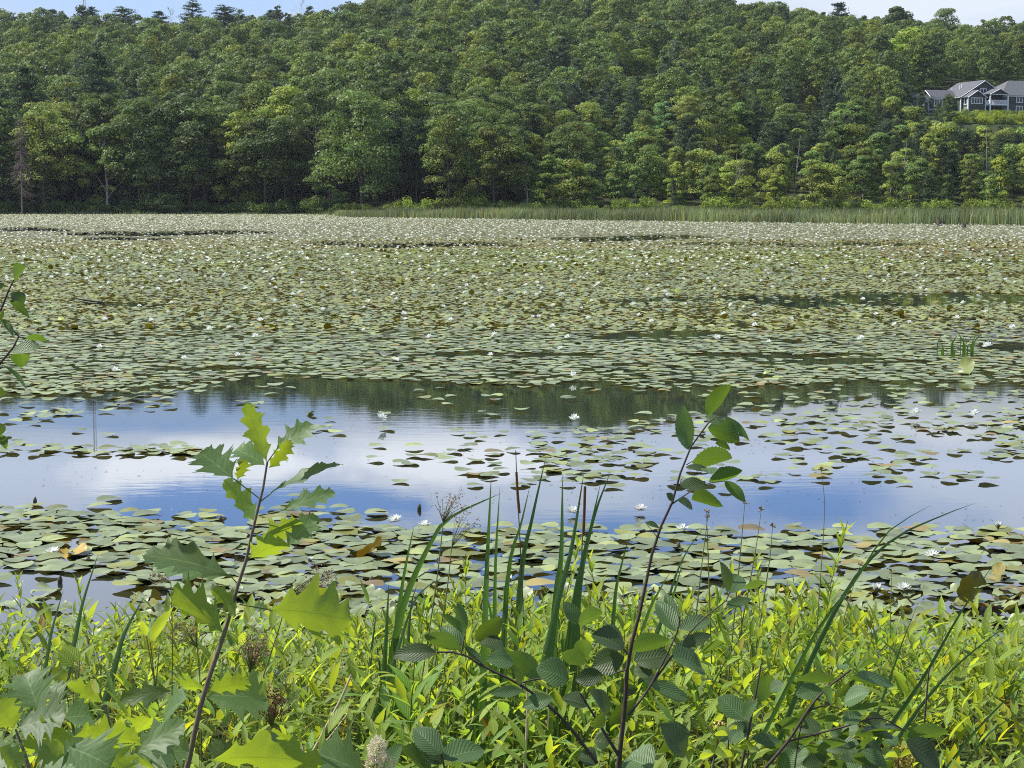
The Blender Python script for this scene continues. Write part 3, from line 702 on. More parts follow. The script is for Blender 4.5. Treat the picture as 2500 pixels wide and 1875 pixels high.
def window(parent, x0, x1, z0, z1, y, n, shutters=False, side=False):
    f = MB(); p = MB(); t = .16
    def bx(m, a0, a1, d0, d1, b0, b1):
        if side: box(m, y + d0, y + d1, a0, a1, b0, b1)
        else: box(m, a0, a1, y + d0, y + d1, b0, b1)
    bx(f, x0 - t, x1 + t, -.10, .0, z1, z1 + t); bx(f, x0 - t, x1 + t, -.12, .0, z0 - t, z0)
    w_ = (x1 - x0) / n
    for i in range(n + 1): bx(f, x0 + i * w_ - t / 2, x0 + i * w_ + t / 2, -.10, .0, z0, z1)
    bx(p, x0, x1, -.04, -.01, z0, z1)
    o = f.obj('window', M['white'], parent, False); p.obj('pane', M['glass'], o, False)
    if shutters:
        s = MB(); bx(s, x0 - t - .55, x0 - t - .05, -.07, .0, z0, z1); bx(s, x1 + t + .05, x1 + t + .55, -.07, .0, z0, z1)
        s.obj('shutters', M['glass'], parent, False)
def trimline(mb, a, b, r=.11):
    tube(mb, [a, b], r, 4)
O_ = at(2345, 272, 306)
def local_root(name, lab):
    o = empty(name, (O_[0], 306 * KY, HZ - .1)); o.rotation_euler[2] = PHI; tag(o, lab, 'house', 'dark green houses on the hillside'); return o
h1 = local_root('house', 'dark green-grey house with a wide front gable and four-light window bay')
wl = MB(); walls(wl, 0, 15, 0, 13, -1.5, 4.2, 8.8, 'y'); walls(wl, .5, 6.1, -3, -.01, -1.5, 3.9, 5.7, 'y')
walls(wl, -7.5, -.01, 3, 9, -1.5, 4.0, 6.1, 'x'); walls(wl, -14.5, -7.52, 4.5, 9.5, -1.5, 3.0, 5.0, 'x')
wl.obj('wall', M['siding'], h1, False)
rf = MB(); prism_roof(rf, 0, 15, 0, 13, 4.2, 8.8, 'y'); prism_roof(rf, .5, 6.1, -3, -.2, 3.9, 5.7, 'y'); prism_roof(rf, -7.5, .3, 3, 9, 4.0, 6.1, 'x'); prism_roof(rf, -14.5, -7.9, 4.5, 9.5, 3.0, 5.0, 'x')
rfo = rf.obj('roof', M['shingle'], h1, False)
tr_ = MB()
for a, b in (((-.45, -.5, 3.95), (7.5, -.5, 8.75)), ((15.45, -.5, 3.95), (7.5, -.5, 8.75)), ((.05, -3.5, 3.7), (3.3, -3.5, 5.75)), ((6.55, -3.5, 3.7), (3.3, -3.5, 5.75)), ((-.5, -.4, 3.95), (-.5, 13.4, 3.95)),
             ((-7.95, 2.5, 3.7), (-7.95, 6, 6.1)), ((-7.95, 9.4, 3.7), (-7.95, 6, 6.1)), ((-7.9, 2.5, 3.7), (0, 2.5, 3.7)), ((-14.95, 4.0, 2.75), (-14.95, 7, 5.0)), ((-14.95, 9.9, 2.75), (-14.95, 7, 5.0)), ((-14.9, 4.0, 2.75), (-8, 4.0, 2.75))): trimline(tr_, a, b)
for x, y, z1 in ((.5, -3, 3.8), (6.1, -3, 3.8), (0, 0, 4.1)): box(tr_, x - .14, x + .14, y - .14, y + .14, -1.4, z1)
for x in (-14.5, -13, -11.2, -9.4, -7.6): box(tr_, x - .14, x + .14, 4.36, 4.64, -1.4, 2.9)
tr_.obj('trim', M['white'], h1, False)
window(h1, 1.5, 5.1, 2.2, 3.6, -3, 4, True); window(h1, 6.4, 8.3, 4.9, 6.4, 0, 2, True); window(h1, 9.9, 10.7, 5.4, 6.2, 0, 1)
window(h1, -2.5, -1.1, 2.0, 3.6, .5, 1, side=True); window(h1, -2.4, -1.2, -1.2, .8, .5, 1, side=True)
window(h1, -6.8, -4.2, 1.6, 3.4, 3, 3); window(h1, -12.8, -11.4, .9, 2.6, 4.5, 1); window(h1, -11.0, -9.6, .9, 2.6, 4.5, 1); window(h1, -9.2, -7.9, .9, 2.6, 4.5, 1)
for x, y, z, hh in ((2.2, 8, 6.2, 1.0), (3.4, 6, 6.9, .8), (4.2, 6.2, 7.3, .8)):
    v = MB(); tube(v, [(x, y, z - .5), (x, y, z + hh)], .14, 6); v.obj('vent_pipe', M['white'], rfo, False)
h2 = local_root('house', 'dark green-grey house with a white railed balcony at the right edge')
wl = MB(); walls(wl, 12.3, 40, -2, 12, -1.5, 4.7, 9.2, 'x', hip=True); walls(wl, 6.4, 12.2, -5.0, -4.9, 4.8, 4.8, 6.1, 'y'); wl.obj('wall', M['siding'], h2, False)
rf = MB(); prism_roof(rf, 12.3, 40, -2, 12, 4.7, 9.2, 'x', hip0=7, hip1=7)
rf.add([(11.9, -2.4, 4.45), (11.9, 12.4, 4.45), (18.9, 5, 9.35), (11.7, -2.4, 4.55)], [[0, 1, 2], [0, 2, 3]]); rf.add([(40.4, -2.4, 4.45), (40.4, 12.4, 4.45), (33.4, 5, 9.3)], [[1, 0, 2]])
prism_roof(rf, 6.3, 12.3, -5, -1, 4.8, 6.2, 'y'); prism_roof(rf, 13, 20, 9, 14, 5, 7.9, 'x'); rfo = rf.obj('roof', M['shingle'], h2, False)
tr_ = MB()
for a, b in (((5.9, -5.5, 4.6), (9.3, -5.5, 6.2)), ((12.7, -5.5, 4.6), (9.3, -5.5, 6.2)), ((11.9, -2.45, 4.4), (40, -2.45, 4.4)), ((6.1, -5.2, 4.65), (12.5, -5.2, 4.65))): trimline(tr_, a, b)
for x, y in ((6.4, -5), (12.2, -5), (6.4, -2)): box(tr_, x - .15, x + .15, y - .15, y + .15, -1.4, 4.7)
box(tr_, 23.0, 23.2, -2.15, -2.01, -1.4, 4.3); tr_.obj('trim', M['white'], h2, False)
bl = MB(); box(bl, 6.3, 12.3, -5.1, -2.02, 1.6, 1.85); box(bl, 6.3, 12.3, -5.1, -4.98, 2.95, 3.07); box(bl, 6.25, 6.37, -5.1, -2.02, 2.95, 3.07)
for i in range(38): box(bl, 6.35 + i * .16, 6.41 + i * .16, -5.07, -5.01, 1.86, 2.94)
for i in range(18): box(bl, 6.28, 6.34, -4.9 + i * .16, -4.84 + i * .16, 1.86, 2.94)
bl.obj('balcony', M['white'], h2, False)
window(h2, 17.0, 19.0, 2.8, 4.2, -2, 2); window(h2, 17.0, 19.0, .1, 1.6, -2, 2); window(h2, 24.4, 26.4, 2.8, 4.2, -2, 2)
dr = MB(); box(dr, 12.8, 13.9, -2.1, -2.0, 2.0, 3.9); box(dr, 12.7, 14.4, -2.1, -2.0, -1.2, .9); dr.obj('door', M['glass'], h2, False)
for x in (24, 25.3):
    v = MB(); box(v, x, x + .9, -.7, .3, 6.0, 6.12, None); s_ = v.obj('skylight', M['white'], rfo, False); s_.rotation_euler = (0, 0, 0)
v = MB(); tube(v, [(26, 4, 8), (26, 4, 9.6)], .14, 6); v.obj('vent_pipe', M['white'], rfo, False)
# small roofed cart on the lawn
ct = at(2279, 278, 301); zc = float(terr(ct[0], 301)) + .13; c = empty('golf_cart', (ct[0], 301 * KY, zc)); c.rotation_euler[2] = .3
b = MB(); box(b, -1.1, 1.1, -.55, .55, .35, .6); box(b, .5, 1.1, -.5, .5, .6, 1.0); b.obj('body', M['metal'], c, False)
b = MB(); box(b, -1.0, 1.0, -.6, .6, 1.75, 1.85); b.obj('roof', M['white'], c, False)
b = MB(); box(b, -.6, .1, -.5, .5, .61, .95); box(b, -.75, -.6, -.5, .5, .62, 1.35); b.obj('seat', M['glass'], c, False)
b = MB()
for x in (-.95, .95):
    for y in (-.52, .52): box(b, x - .03, x + .03, y - .03, y + .03, .6, 1.75)
b.obj('roof_posts', M['glass'], c, False)
for x in (-.75, .75):
    for y in (-.55, .55):
        b = MB(); tube(b, [(x, y - .1, .28), (x, y + .1, .28)], .27, 12); tube(b, [(x, y - .11, .28), (x, y + .11, .28)], .1, 8); b.obj('wheel', M['glass'], c, False)
tag(c, 'small dark cart with a pale roof parked on the lawn left of the house', 'cart')

# ------------------------------------------------------------------ reed belt in front of the right shore
def reed_front(X): return np.interp(X, [-32, -27, 0, 19, 35, 49, 62, 90], [190, 172, 146, 128, 114, 103, 97, 92])
rb = MB(); n = 30000
Xr = rng.uniform(-31, 100, n); fr = reed_front(Xr) + rng.normal(size=n) * .8; bk = np.full(n, 200.0); u = rng.random(n)
dpt = np.where(rng.random(n) < .55, u * 9, u * (bk - fr)); Yr = fr + dpt
ok = (np.abs(Xr) < Yr * .52 + 3) & (Yr < 201); Xr, Yr = Xr[ok], Yr[ok]; n = len(Xr)
Hr = (.85 + .8 * vnoise(Xr, Yr, 9, 9) + .45 * vnoise(Xr, Yr, 2.5, 19) + rng.uniform(-.35, .3, n)) * np.where(Xr < -20, .75, 1) ; Wr = rng.uniform(.025, .06, n)
le = rng.normal(size=(n, 2)) * .16; gz = np.full(n, -.02)
az_ = rng.uniform(0, 3.14, n); sxv = np.c_[np.cos(az_) * Wr, np.sin(az_) * Wr, 0 * Wr]
B0 = np.c_[Xr, Yr * KY, gz]; B1 = B0 + np.c_[le * .4, Hr * .6]; B2 = B0 + np.c_[le * 1.5, Hr]
V = np.stack([B0 - sxv, B0 + sxv, B1 + sxv * .8, B1 - sxv * .8, B2], 1)
I = np.arange(n * 5).reshape(n, 5)
col = np.array([1, 1, 1.]) * (rng.uniform(.7, 1.25, n) * (.5 + .9 * vnoise(Xr, Yr, 5, 4)))[:, None]; br = rng.random(n) < .12; col[br] *= [1.6, 1.05, .7]
rb.add(V.reshape(-1, 3), I[:, [0, 1, 2, 3]], None, np.repeat(col, 5, 0)); rb.add(np.zeros((0, 3)), np.zeros((0, 3), int))
t_ = (I[:, [3, 2, 4]]) - rb.n; rb.f.setdefault(3, []).append(I[:, [3, 2, 4]])
tag(rb.obj('reeds', M['reed'], smooth=False), 'belt of tall green reeds along the water below the right wood', 'reeds', kind='stuff')
# low grass at the left shore
lg = MB(); n = 5000
Xr = rng.uniform(-118, -30, n); Yr = shore(Xr) - rng.uniform(-1.5, 2.5, n); Hr = rng.uniform(.3, 1.5, n) * vnoise(Xr, Yr, 6, 2); az_ = rng.uniform(0, 3.1, n)
sxv = np.c_[np.cos(az_), np.sin(az_), 0 * az_] * .08; B0 = np.c_[Xr, Yr * KY, 0 * Xr - .05]
lg.add(np.stack([B0 - sxv, B0 + sxv, B0 + np.c_[rng.normal(size=(n, 2)) * .15, Hr]], 1).reshape(-1, 3), np.arange(n * 3).reshape(n, 3), None, np.repeat(np.array([1, 1, 1]) * rng.uniform(.6, 1.2, (n, 1)), 3, 0))
tag(lg.obj('shore_grass', M['reed'], smooth=False), 'low grass fringe at the foot of the left shore trees', 'grass', kind='stuff')

# ------------------------------------------------------------------ lily pads
def cover(px, py, X, Y):
    n1 = vnoise(X, Y, 1.6, 21); n2 = vnoise(X, Y * .5, 5, 22)
    c = np.where(py < 600, .95, np.where(py < 860, .72, .80))
    c = np.where(py > 840, .97 - (py - 840) / 100 * .35, c)
    edge = 935 + 18 * (vnoise(px, py * 0, 160, 7) - .5) + np.interp(px, [0, 420, 560, 1500, 2100, 2500], [35, 28, -14, 10, -4, 18])
    openw = np.interp(px, [0, 400, 520, 1400, 1700, 2500], [.05, .05, .05, .06, .10, .13])
    c = np.where(py > edge, openw, c)
    c = np.where((py > edge) & (py < edge + 60) & (px < 420), .30, c)
    c = np.where((py > 1040) & (py < 1190) & (px > 1300), .36, c); c = np.where((py > 1100) & (py < 1190) & (px > 1000) & (px <= 1300), .15, c)
    c = np.where((py > 1010) & (py < 1100) & (px > 1450), .22, c)
    c = np.where((py > 1090) & (py < 1112) & (px < 560), .5, c)
    c = np.where((py > 1112) & (py < 1215) & (px < 900), .0, c)
    c = np.where((py > 1060) & (py < 1215) & (px > 500) & (px < 900), .0, c)
    c = np.where((py > 1170) & (py < 1225) & (px > 1850), .10, c)
    near = np.clip((py - np.interp(px, [0, 500, 900, 1500, 1900, 2500], [1222, 1240, 1225, 1235, 1235, 1245])) / 55, 0, 1)
    c = np.maximum(c * (py < 1225), near * .9) + (py >= 1225) * 0
    c = np.where((py > 1290), .84, c)
    c = np.where((py > 1405) & (px < 330), .12, c)
    c = np.where((py > 1360) & (px > 1080) & (px < 1420), .55, c)
    for (ex, ey, ax, ay) in ((60, 563, 120, 5), (410, 571, 270, 6), (1000, 598, 280, 6.5), (310, 584, 120, 4), (1540, 583, 200, 7), (1950, 598, 330, 5), (2180, 734, 430, 17), (320, 745, 100, 6), (1600, 822, 160, 11), (1620, 735, 130, 6), (1250, 868, 240, 6), (1900, 872, 260, 7), (2460, 850, 90, 10),
                             (830, 686, 110, 2.5), (2380, 640, 160, 2.2), (2300, 674, 200, 2.0), (700, 600, 200, 1.5), (2080, 886, 200, 7), (520, 905, 160, 5)):
        wv = ey + (vnoise(px, 0 * px, 90, 13) - .5) * ay * 1.4
        c = np.where(((px - ex) / ax) ** 2 + ((py - wv) / ay) ** 2 < 1, .05, c)
    mid = (py < 935)
    thr = c * np.where(mid, 1.0, np.clip((n1 * .6 + n2 * .55 - .38) * 5, 0, 2.2)) * np.where(mid, np.clip(.55 + n1 * .9, 0, 1.05), 1)
    thr = np.where(py > 1290, c * np.clip(.7 + .5 * n1, 0, 1), thr)
    return thr
def grid_points(Y0, Y1, cell, keep=1.0):
    ax = []
    ysr = np.arange(Y0, Y1, cell)
    for yv in ysr:
        hw = yv * .50 / KY + .8; xv = np.arange(-hw, hw, cell); ax.append(np.c_[xv, np.full(len(xv), yv)])
    P = np.concatenate(ax); P += rng.uniform(-.5, .5, P.shape) * cell; return P
def pad_color(n, px, py, X, Y):
    base = np.array([1.0, 1.0, 1.0]) * rng.uniform(.62, 1.28, n)[:, None] * np.interp(py, [520, 620, 850, 1200], [.95, .85, .95, .9])[:, None]
    base[py < 610] *= [1.12, 1.0, .95]
    u = rng.random(n)
    oliv = np.where((py < 820) & (py > 600), .45, np.where(py > 820, .10, .25)) * (.3 + 1.4 * vnoise(X, Y, 4, 31))
    base[u < oliv] *= [1.05, .92, .45]
    band = (py > 610) & (py < 665) & (rng.random(n) < .55 * vnoise(X, Y, 9, 37) * 1.6); base[band] *= [.95, 1.0, .45]
    base[(u > .98)] *= [1.45, 1.0, .6]; base[(u > .95) & (u < .975)] *= [1.0, .62, .45]
    base[(u > .80) & (u < .90)] *= [1.35, 1.3, .95]
    red = (px > 2150) & (py > 606) & (py < 632) & (rng.random(n) < .22); base[red] *= [1.1, .62, .7]
    return base
def pad_mesh(seed, curl=0.0, seg=26, rings=(.35, .7, .92, 1.0)):
    r = np.random.default_rng(seed); m = MB(); a0 = .22; th = np.linspace(a0, 2 * math.pi - a0, seg)
    ph = r.uniform(0, 6.28, 4); am = r.uniform(.5, 1, 4)
    V = [(0, 0, 0)]; UV = [(.5, 0)]
    for q in rings:
        for i, t in enumerate(th):
            rad = q * (1 + .04 * math.sin(5 * t + ph[0]) + .03 * math.sin(9 * t + ph[1]))
            z = .15 * q ** 3 * (am[0] * math.sin(2 * t + ph[2]) + am[1] * math.sin(3 * t + ph[3]) + .5 * am[2] * math.sin(7 * t + ph[0])) * 1.0 + .03 * q * q
            x, y = rad * math.cos(t), rad * math.sin(t)
            if curl:
                d = x * math.cos(ph[1]) + y * math.sin(ph[1])
                if d > .1: z += curl * (d - .1) ** 1.4; k = 1 - .35 * curl * (d - .1) ; x *= k; y *= k
            V.append((x, y, z)); UV.append((.5 + .5 * q * (1 if t < math.pi else -1), t / 6.28))
    F3 = [[0, 1 + i, 2 + i] for i in range(seg - 1)]; F4 = [[1 + a * seg + i, 1 + (a + 1) * seg + i, 2 + (a + 1) * seg + i, 2 + a * seg + i] for a in range(len(rings) - 1) for i in range(seg - 1)]
    m.add(V, F4, UV, (1, 1, 1)); m.f.setdefault(3, []).append(np.array(F3)); return m.mesh('lily_pad', M['pad'])
PADS = [pad_mesh(500 + i, 0) for i in range(9)]; CURL = [pad_mesh(600 + i, c_) for i, c_ in enumerate((.45, .6, .8, .5))]
P = np.concatenate([grid_points(4.35 * KY, 7.05 * KY, .106), grid_points(7.05 * KY, 12.0 * KY, .128)]); px, py = proj(P[:, 0], P[:, 1], 0)
thr = cover(px, py, P[:, 0], P[:, 1]) * np.where(py > 1290, 1.0, .8); ok = (rng.random(len(P)) < thr) & (px > -150) & (px < 2650); P = P[ok]
P = P[np.argsort(P[:, 1])]; px, py = proj(P[:, 0], P[:, 1], 0)
inside = (px > -60) & (px < 2560) & (py < 1560); idx = np.where(inside)[0][:290]; nearmask = np.zeros(len(P), bool); nearmask[idx] = True
pc = pad_color(len(P), px, py, P[:, 0], P[:, 1])
nearP = P[nearmask]; farP = [P[~nearmask]]
for i, j in enumerate(np.where(nearmask)[0]):
    x, y = P[j]; cu = rng.random() < .07
    o = bpy.data.objects.new('lily_pad', (CURL if cu else PADS)[int(rng.integers(4 if cu else 9))]); COL.objects.link(o)
    s = rng.uniform(.056, .084); o.scale = (s * rng.uniform(.95, 1.08), s, s * rng.uniform(.8, 1.5))
    o.location = (x, y, rng.uniform(.008, .022)); o.rotation_euler = (rng.normal() * .075, rng.normal() * .075, rng.uniform(0, 6.28)); o.color = (*pc[j], 1)
    kindw = 'lily pad with an upturned edge' if cu else 'flat round lily pad'
    cw = 'yellow-brown' if pc[j][0] > pc[j][1] * 1.15 else 'green'
    zone = 'left' if px[j] < 830 else ('middle' if px[j] < 1670 else 'right')
    tag(o, f"{cw} {kindw}, {zone} part of the mat by the bank", 'lily pad', f"{cw} {kindw}s near the bank, {zone} part")
def pads_flat(mb, P, C, rmin, rmax, k, stand, tilt, wav=.004):
    n = len(P); r = rng.uniform(rmin, rmax, n); th = np.arange(k) * 2 * math.pi / k + rng.uniform(0, 6, (n, 1))
    rr = r[:, None] * (1 + rng.uniform(-.1, .1, (n, k))); tx = rng.normal(size=n) * tilt; ty = rng.normal(size=n) * tilt
    st = rng.random(n) < stand; ty = np.where(st, rng.choice([-1, 1], n) * rng.uniform(.35, 1.1, n), ty); rr = np.where(st[:, None], rr * .75, rr)
    x = rr * np.cos(th); y = rr * np.sin(th); z = x * tx[:, None] + y * ty[:, None] + wav * np.sin(2 * th + rng.uniform(0, 6, (n, 1))) * (r[:, None] / .12)
    z0 = rng.uniform(.012, .03, n) + np.abs(ty) * r * .5 * st; z = np.maximum(z + z0[:, None], .004)
    V = np.stack([P[:, 0:1] + x, P[:, 1:2] + y * np.where(st[:, None], .8, 1), z], -1)
    cen = np.c_[P, z0 - .0]; V = np.concatenate([V, cen[:, None, :]], 1).reshape(-1, 3)
    b = (np.arange(n) * (k + 1))[:, None, None]; t = np.stack([np.arange(k), (np.arange(k) + 1) % k, np.full(k, k)], -1)[None] + b
    C = C.copy(); C[st] *= [.95, .95, .6]
    mb.add(V, t.reshape(-1, 3), None, np.repeat(C, k + 1, 0))
mm = MB()
pads_flat(mm, farP[0], pc[~nearmask], .058, .088, 16, .0, .04, .010)
P = grid_points(12.0 * KY, 30 * KY, .135); px, py = proj(P[:, 0], P[:, 1], 0); ok = rng.random(len(P)) < cover(px, py, P[:, 0], P[:, 1]); P = P[ok]; px, py = px[ok], py[ok]
stand_mid = P[:, 1] > 17 * KY; c_ = pad_color(len(P), px, py, P[:, 0], P[:, 1])
pads_flat(mm, P[~stand_mid], c_[~stand_mid], .062, .092, 12, .0, .02); pads_flat(mm, P[stand_mid], c_[stand_mid], .060, .092, 9, .006, .085, .013)
P = grid_points(30 * KY, 62 * KY, .17); px, py = proj(P[:, 0], P[:, 1], 0); ok = rng.random(len(P)) < cover(px, py, P[:, 0], P[:, 1]); P = P[ok]; px, py = px[ok], py[ok]
pads_flat(mm, P, pad_color(len(P), px, py, P[:, 0], P[:, 1]), .075, .115, 8, .006, .08, .012)
def open_to_shore(P):
    X, Y = P[:, 0], P[:, 1]; return np.where(X > -31, Y < (reed_front(X) + .5) * KY, Y < (shore(X) - 1.2) * KY)
P = np.concatenate([grid_points(62 * KY, 110 * KY, .28), grid_points(110 * KY, 226 * KY, .50)]); P = P[open_to_shore(P)]; px, py = proj(P[:, 0], P[:, 1], 0); ok = rng.random(len(P)) < cover(px, py, P[:, 0], P[:, 1]) * 1.1; P = P[ok]; px, py = px[ok], py[ok]
pads_flat(mm, P, pad_color(len(P), px, py, P[:, 0], P[:, 1]), np.where(P[:, 1] < 110 * KY, .13, .24), np.where(P[:, 1] < 110 * KY, .19, .36), 6, .0, .02)
tag(mm.obj('lily_pads', M['pad'], smooth=False), 'countless lily pads covering the pond out to the far shore', 'lily pads', kind='stuff')

# ------------------------------------------------------------------ water lilies
def flower_parts(seed, r=.065, n=3, op=1.0):
    q = np.random.default_rng(seed); pe = MB(); stn = MB(); se = MB()
    for ring in range(n):
        k = 8; el_ = R(22 + 26 * ring) if op == 1 else R(62 + 10 * ring); L_ = r * (1 - .13 * ring)
        for i in range(k):
            a = i * 6.283 / k + ring * .39 + q.uniform(-.1, .1); e = el_ + q.uniform(-.1, .12); d = np.array([math.cos(a) * math.cos(e), math.sin(a) * math.cos(e), math.sin(e)])
            up = np.array([-math.cos(a) * math.sin(e), -math.sin(a) * math.sin(e), math.cos(e)])
            leaf(pe, d * r * .08 + [0, 0, .012], d * L_ + [0, 0, .012], up, r * .36, 'lance', curl=-.16, fold=.35, ns=7, na=3)
    for i in range(4):
        a = i * 1.571 + .3; e = R(10) if op == 1 else R(55); d = np.array([math.cos(a) * math.cos(e), math.sin(a) * math.cos(e), math.sin(e)])
        leaf(se, d * .003 + [0, 0, .008], d * r + [0, 0, .008], [-math.cos(a) * math.sin(e), -math.sin(a) * math.sin(e), math.cos(e)], r * .36, 'lance', ns=7, na=3, fold=.3)
    for i in range(26):
        a = q.uniform(0, 6.28); e = q.uniform(.8, 1.5); d = np.array([math.cos(a) * math.cos(e), math.sin(a) * math.cos(e), math.sin(e)]) * r * .42
        tube(stn, [(0, 0, .012), d + [0, 0, .014]], [.0012, .0016], 3)
    return pe, stn, se
pe, stn, se = flower_parts(1); FL = (pe.mesh('petals', M['petal']), stn.mesh('stamens', M['stamen']), se.mesh('sepals', M['bud']))
pe2, stn2, se2 = flower_parts(2, .06, 3, 0); FL2 = (pe2.mesh('petals', M['petal']), None, se2.mesh('sepals', M['bud']))
def flower(px, py, lab, s=1.0, v=FL, tilt=(0, 0), z=.01, grp=None):
    p = onz(px, py + 8, 0.0); o = empty('water_lily', (p[0], p[1], z)); o.scale = (s, s, s); o.rotation_euler = (tilt[0], tilt[1], rng.uniform(0, 6))
    for nm, me in zip(('petals', 'stamens', 'sepals'), v):
        if me: c = bpy.data.objects.new(nm, me); COL.objects.link(c); c.parent = o
    tag(o, lab, 'flower', grp); return o
for a in [(965, 1273, 'open white water lily beside open blue water, left one of the pair near the cattails'), (1036, 1285, 'open white water lily, right one of the pair left of the cattails'),
          (1563, 1245, 'open white water lily beside the alder stem, upper one of two'), (1665, 1293, 'open white water lily right of the alder stem, lower one of two'),
          (130, 1353, 'open white water lily beside an orange pad at the left edge'), (2275, 1360, 'open white water lily above the long sedge blade at the right'),
          (2204, 1441, 'large open white water lily just above the bank plants at the right'), (1397, 1250, 'white water lily partly behind the cattail leaves')]:
    flower(a[0], a[1], a[2], rng.uniform(.75, .95), tilt=(rng.uniform(-.2, .2), rng.uniform(-.2, .2)))
for a in [(2139, 1452, 'half closed white water lily beside the large open one at the right', 1.0), (2436, 1292, 'half open white water lily bud standing in open water at the right', .9), (1243, 1424, 'plump white water lily bud just left of the cattail stalk', .8),
          (757, 1374, 'narrow white water lily bud right of the oak sapling', .7), (1032, 1520, 'small white water lily bud low between the cattail leaves', .7)]:
    flower(a[0], a[1], a[2], a[3], FL2)
for (px, py, lab) in [(1023, 1235, 'dark pointed lily bud standing in open water between the two saplings'), (538, 1264, 'dark lily bud beside the oak sapling in blue water'), (85, 1218, 'small dark lily bud alone in open water at the left'), (146, 1413, 'dark lily bud among the pads at the lower left'),
                      (906, 1415, 'brown lily bud among the pads left of the cattails'), (1655, 1330, 'reddish lily bud below the white lily right of the alder'), (215, 1365, 'dark lily bud right of the white lily at the left edge')]:
    m = MB(); cp_, tp_ = onz(px, py + 10), 0; zz = np.linspace(0, 1, 8); tube(m, np.c_[0 * zz, 0 * zz, -.01 + zz * .055], .001 + .013 * np.sin(np.pi * zz ** .8) ** .8, 8)
    o = m.obj('lily_bud', M['bud']); o.location = cp_; o.rotation_euler = (.1, .12, 0); tag(o, lab, 'flower bud')
# simple flowers
def simple_flower(seed, k=10, r=.06):
    q = np.random.default_rng(seed); m = MB()
    for i in range(k):
        a = i * 6.283 / k * (2 if k > 8 else 1) + q.uniform(-.1, .1); e = R(28) if i < k / 2 else R(62); d = np.array([math.cos(a) * math.cos(e), math.sin(a) * math.cos(e), math.sin(e)]); s = np.array([-math.sin(a), math.cos(a), 0]) * r * .40
        m.add([d * r * .1, d * r * .55 + s, d * r, d * r * .55 - s], [[0, 1, 2, 3]])
    return m
SF = [simple_flower(70 + i, 12).mesh('water_lily', M['petal'], False) for i in range(3)]
cells = []
P = grid_points(10 * KY, 40 * KY, 1.05); px, py = proj(P[:, 0], P[:, 1], 0); thr = cover(px, py, P[:, 0], P[:, 1]) * np.interp(py, [600, 760, 860, 1100], [.8, .5, .30, .10])
ok = (rng.random(len(P)) < thr) & (px > -20) & (px < 2520); P = P[ok]; P = P[np.argsort(P[:, 1])]
sel = P[:262]; restP = P[262:]
fixed = [(929, 1038), (1402, 1030), (2235, 1018), (2379, 1021), (2106, 733), (1622, 716), (1628, 722), (1444, 741), (1100, 784), (558, 807), (2412, 852)]
sel = np.concatenate([np.array([onz(a, b + 4)[:2] for a, b in fixed]), sel])
for i, (x, y) in enumerate(sel):
    o = bpy.data.objects.new('water_lily', SF[i % 3]); COL.objects.link(o); o.location = (x, y, rng.uniform(.03, .07)); s = rng.uniform(.85, 1.35); o.scale = (s, s, s); o.rotation_euler = (rng.normal() * .25, rng.normal() * .25, rng.uniform(0, 6))
    qx, qy = proj(x, y, 0); band = 'near the dark open water' if qy > 840 else 'in the middle of the lily field'; side = 'left' if qx < 830 else ('centre' if qx < 1670 else 'right')
    tag(o, f"small white water lily {band}, {side} part of the pond", 'flower', f"white water lilies {band}, {side} part")
P2 = grid_points(40 * KY, 226 * KY, 1.15); P2 = P2[open_to_shore(P2)]; px, py = proj(P2[:, 0], P2[:, 1], 0); thr = cover(px, py, P2[:, 0], P2[:, 1]) * np.interp(py, [525, 560, 600, 640], [.5, .55, .65, .75])
P2 = P2[rng.random(len(P2)) < thr]; Pa = np.concatenate([restP, P2]); n = len(Pa)
s = rng.uniform(.06, .085, n) * np.interp(Pa[:, 1], [66, 330], [1, 1.05]); V = []; k = 5
a = np.arange(k) * 1.2566 + rng.uniform(0, 6, (n, 1)); zb = rng.uniform(.05, .11, n)[:, None]
d = np.stack([np.cos(a), np.sin(a)], -1) * s[:, None, None]; sd_ = np.stack([-np.sin(a), np.cos(a)], -1) * s[:, None, None] * .5
c0 = np.concatenate([np.repeat(Pa[:, None, :], k, 1), np.repeat(zb[:, :, None], k, 1)], -1)
top_ = c0 + np.concatenate([d, (s[:, None] * .85 * np.ones((1, k)))[..., None]], -1)
m1 = c0 + np.concatenate([d * .55 + sd_, (s[:, None] * .35 * np.ones((1, k)))[..., None]], -1); m2 = c0 + np.concatenate([d * .55 - sd_, (s[:, None] * .35 * np.ones((1, k)))[..., None]], -1)
V = np.stack([c0, m1, top_, m2], 2).reshape(-1, 3); ff = MB(); ff.add(V, np.arange(len(V)).reshape(-1, 4))
tag(ff.obj('water_lilies', M['petal'], smooth=False), 'countless white water lilies dotting the far half of the pond', 'flowers', kind='stuff')
# oddities on the water
def pad_at(px, py, s, colr, tilt, lab, name='lily_pad', mesh=None, z=.02):
    p = onz(px, py); o = bpy.data.objects.new(name, mesh or CURL[0]); COL.objects.link(o); o.location = (p[0], p[1], z); o.scale = (s, s, s * 1.1); o.rotation_euler = tilt; o.color = (*colr, 1); tag(o, lab, 'lily pad'); return o
pad_at(905, 1362, .09, (1.1, .75, .3), (-.75, .2, 1), 'yellow-brown pad standing on edge in the middle of the mat', z=.05)
pad_at(180, 1362, .085, (1.7, .95, .3), (-.35, .1, 2), 'orange pad beside the white lily at the left edge', z=.03)
pad_at(2375, 1478, .085, (.6, .6, .3), (-1.35, .1, .2), 'dark olive pad folded upright just above the bank plants at the right', z=.09)
pad_at(2433, 1425, .07, (.9, .65, .3), (-.9, .5, 2), 'rusty curled pad behind the folded upright pad at the right', z=.05)
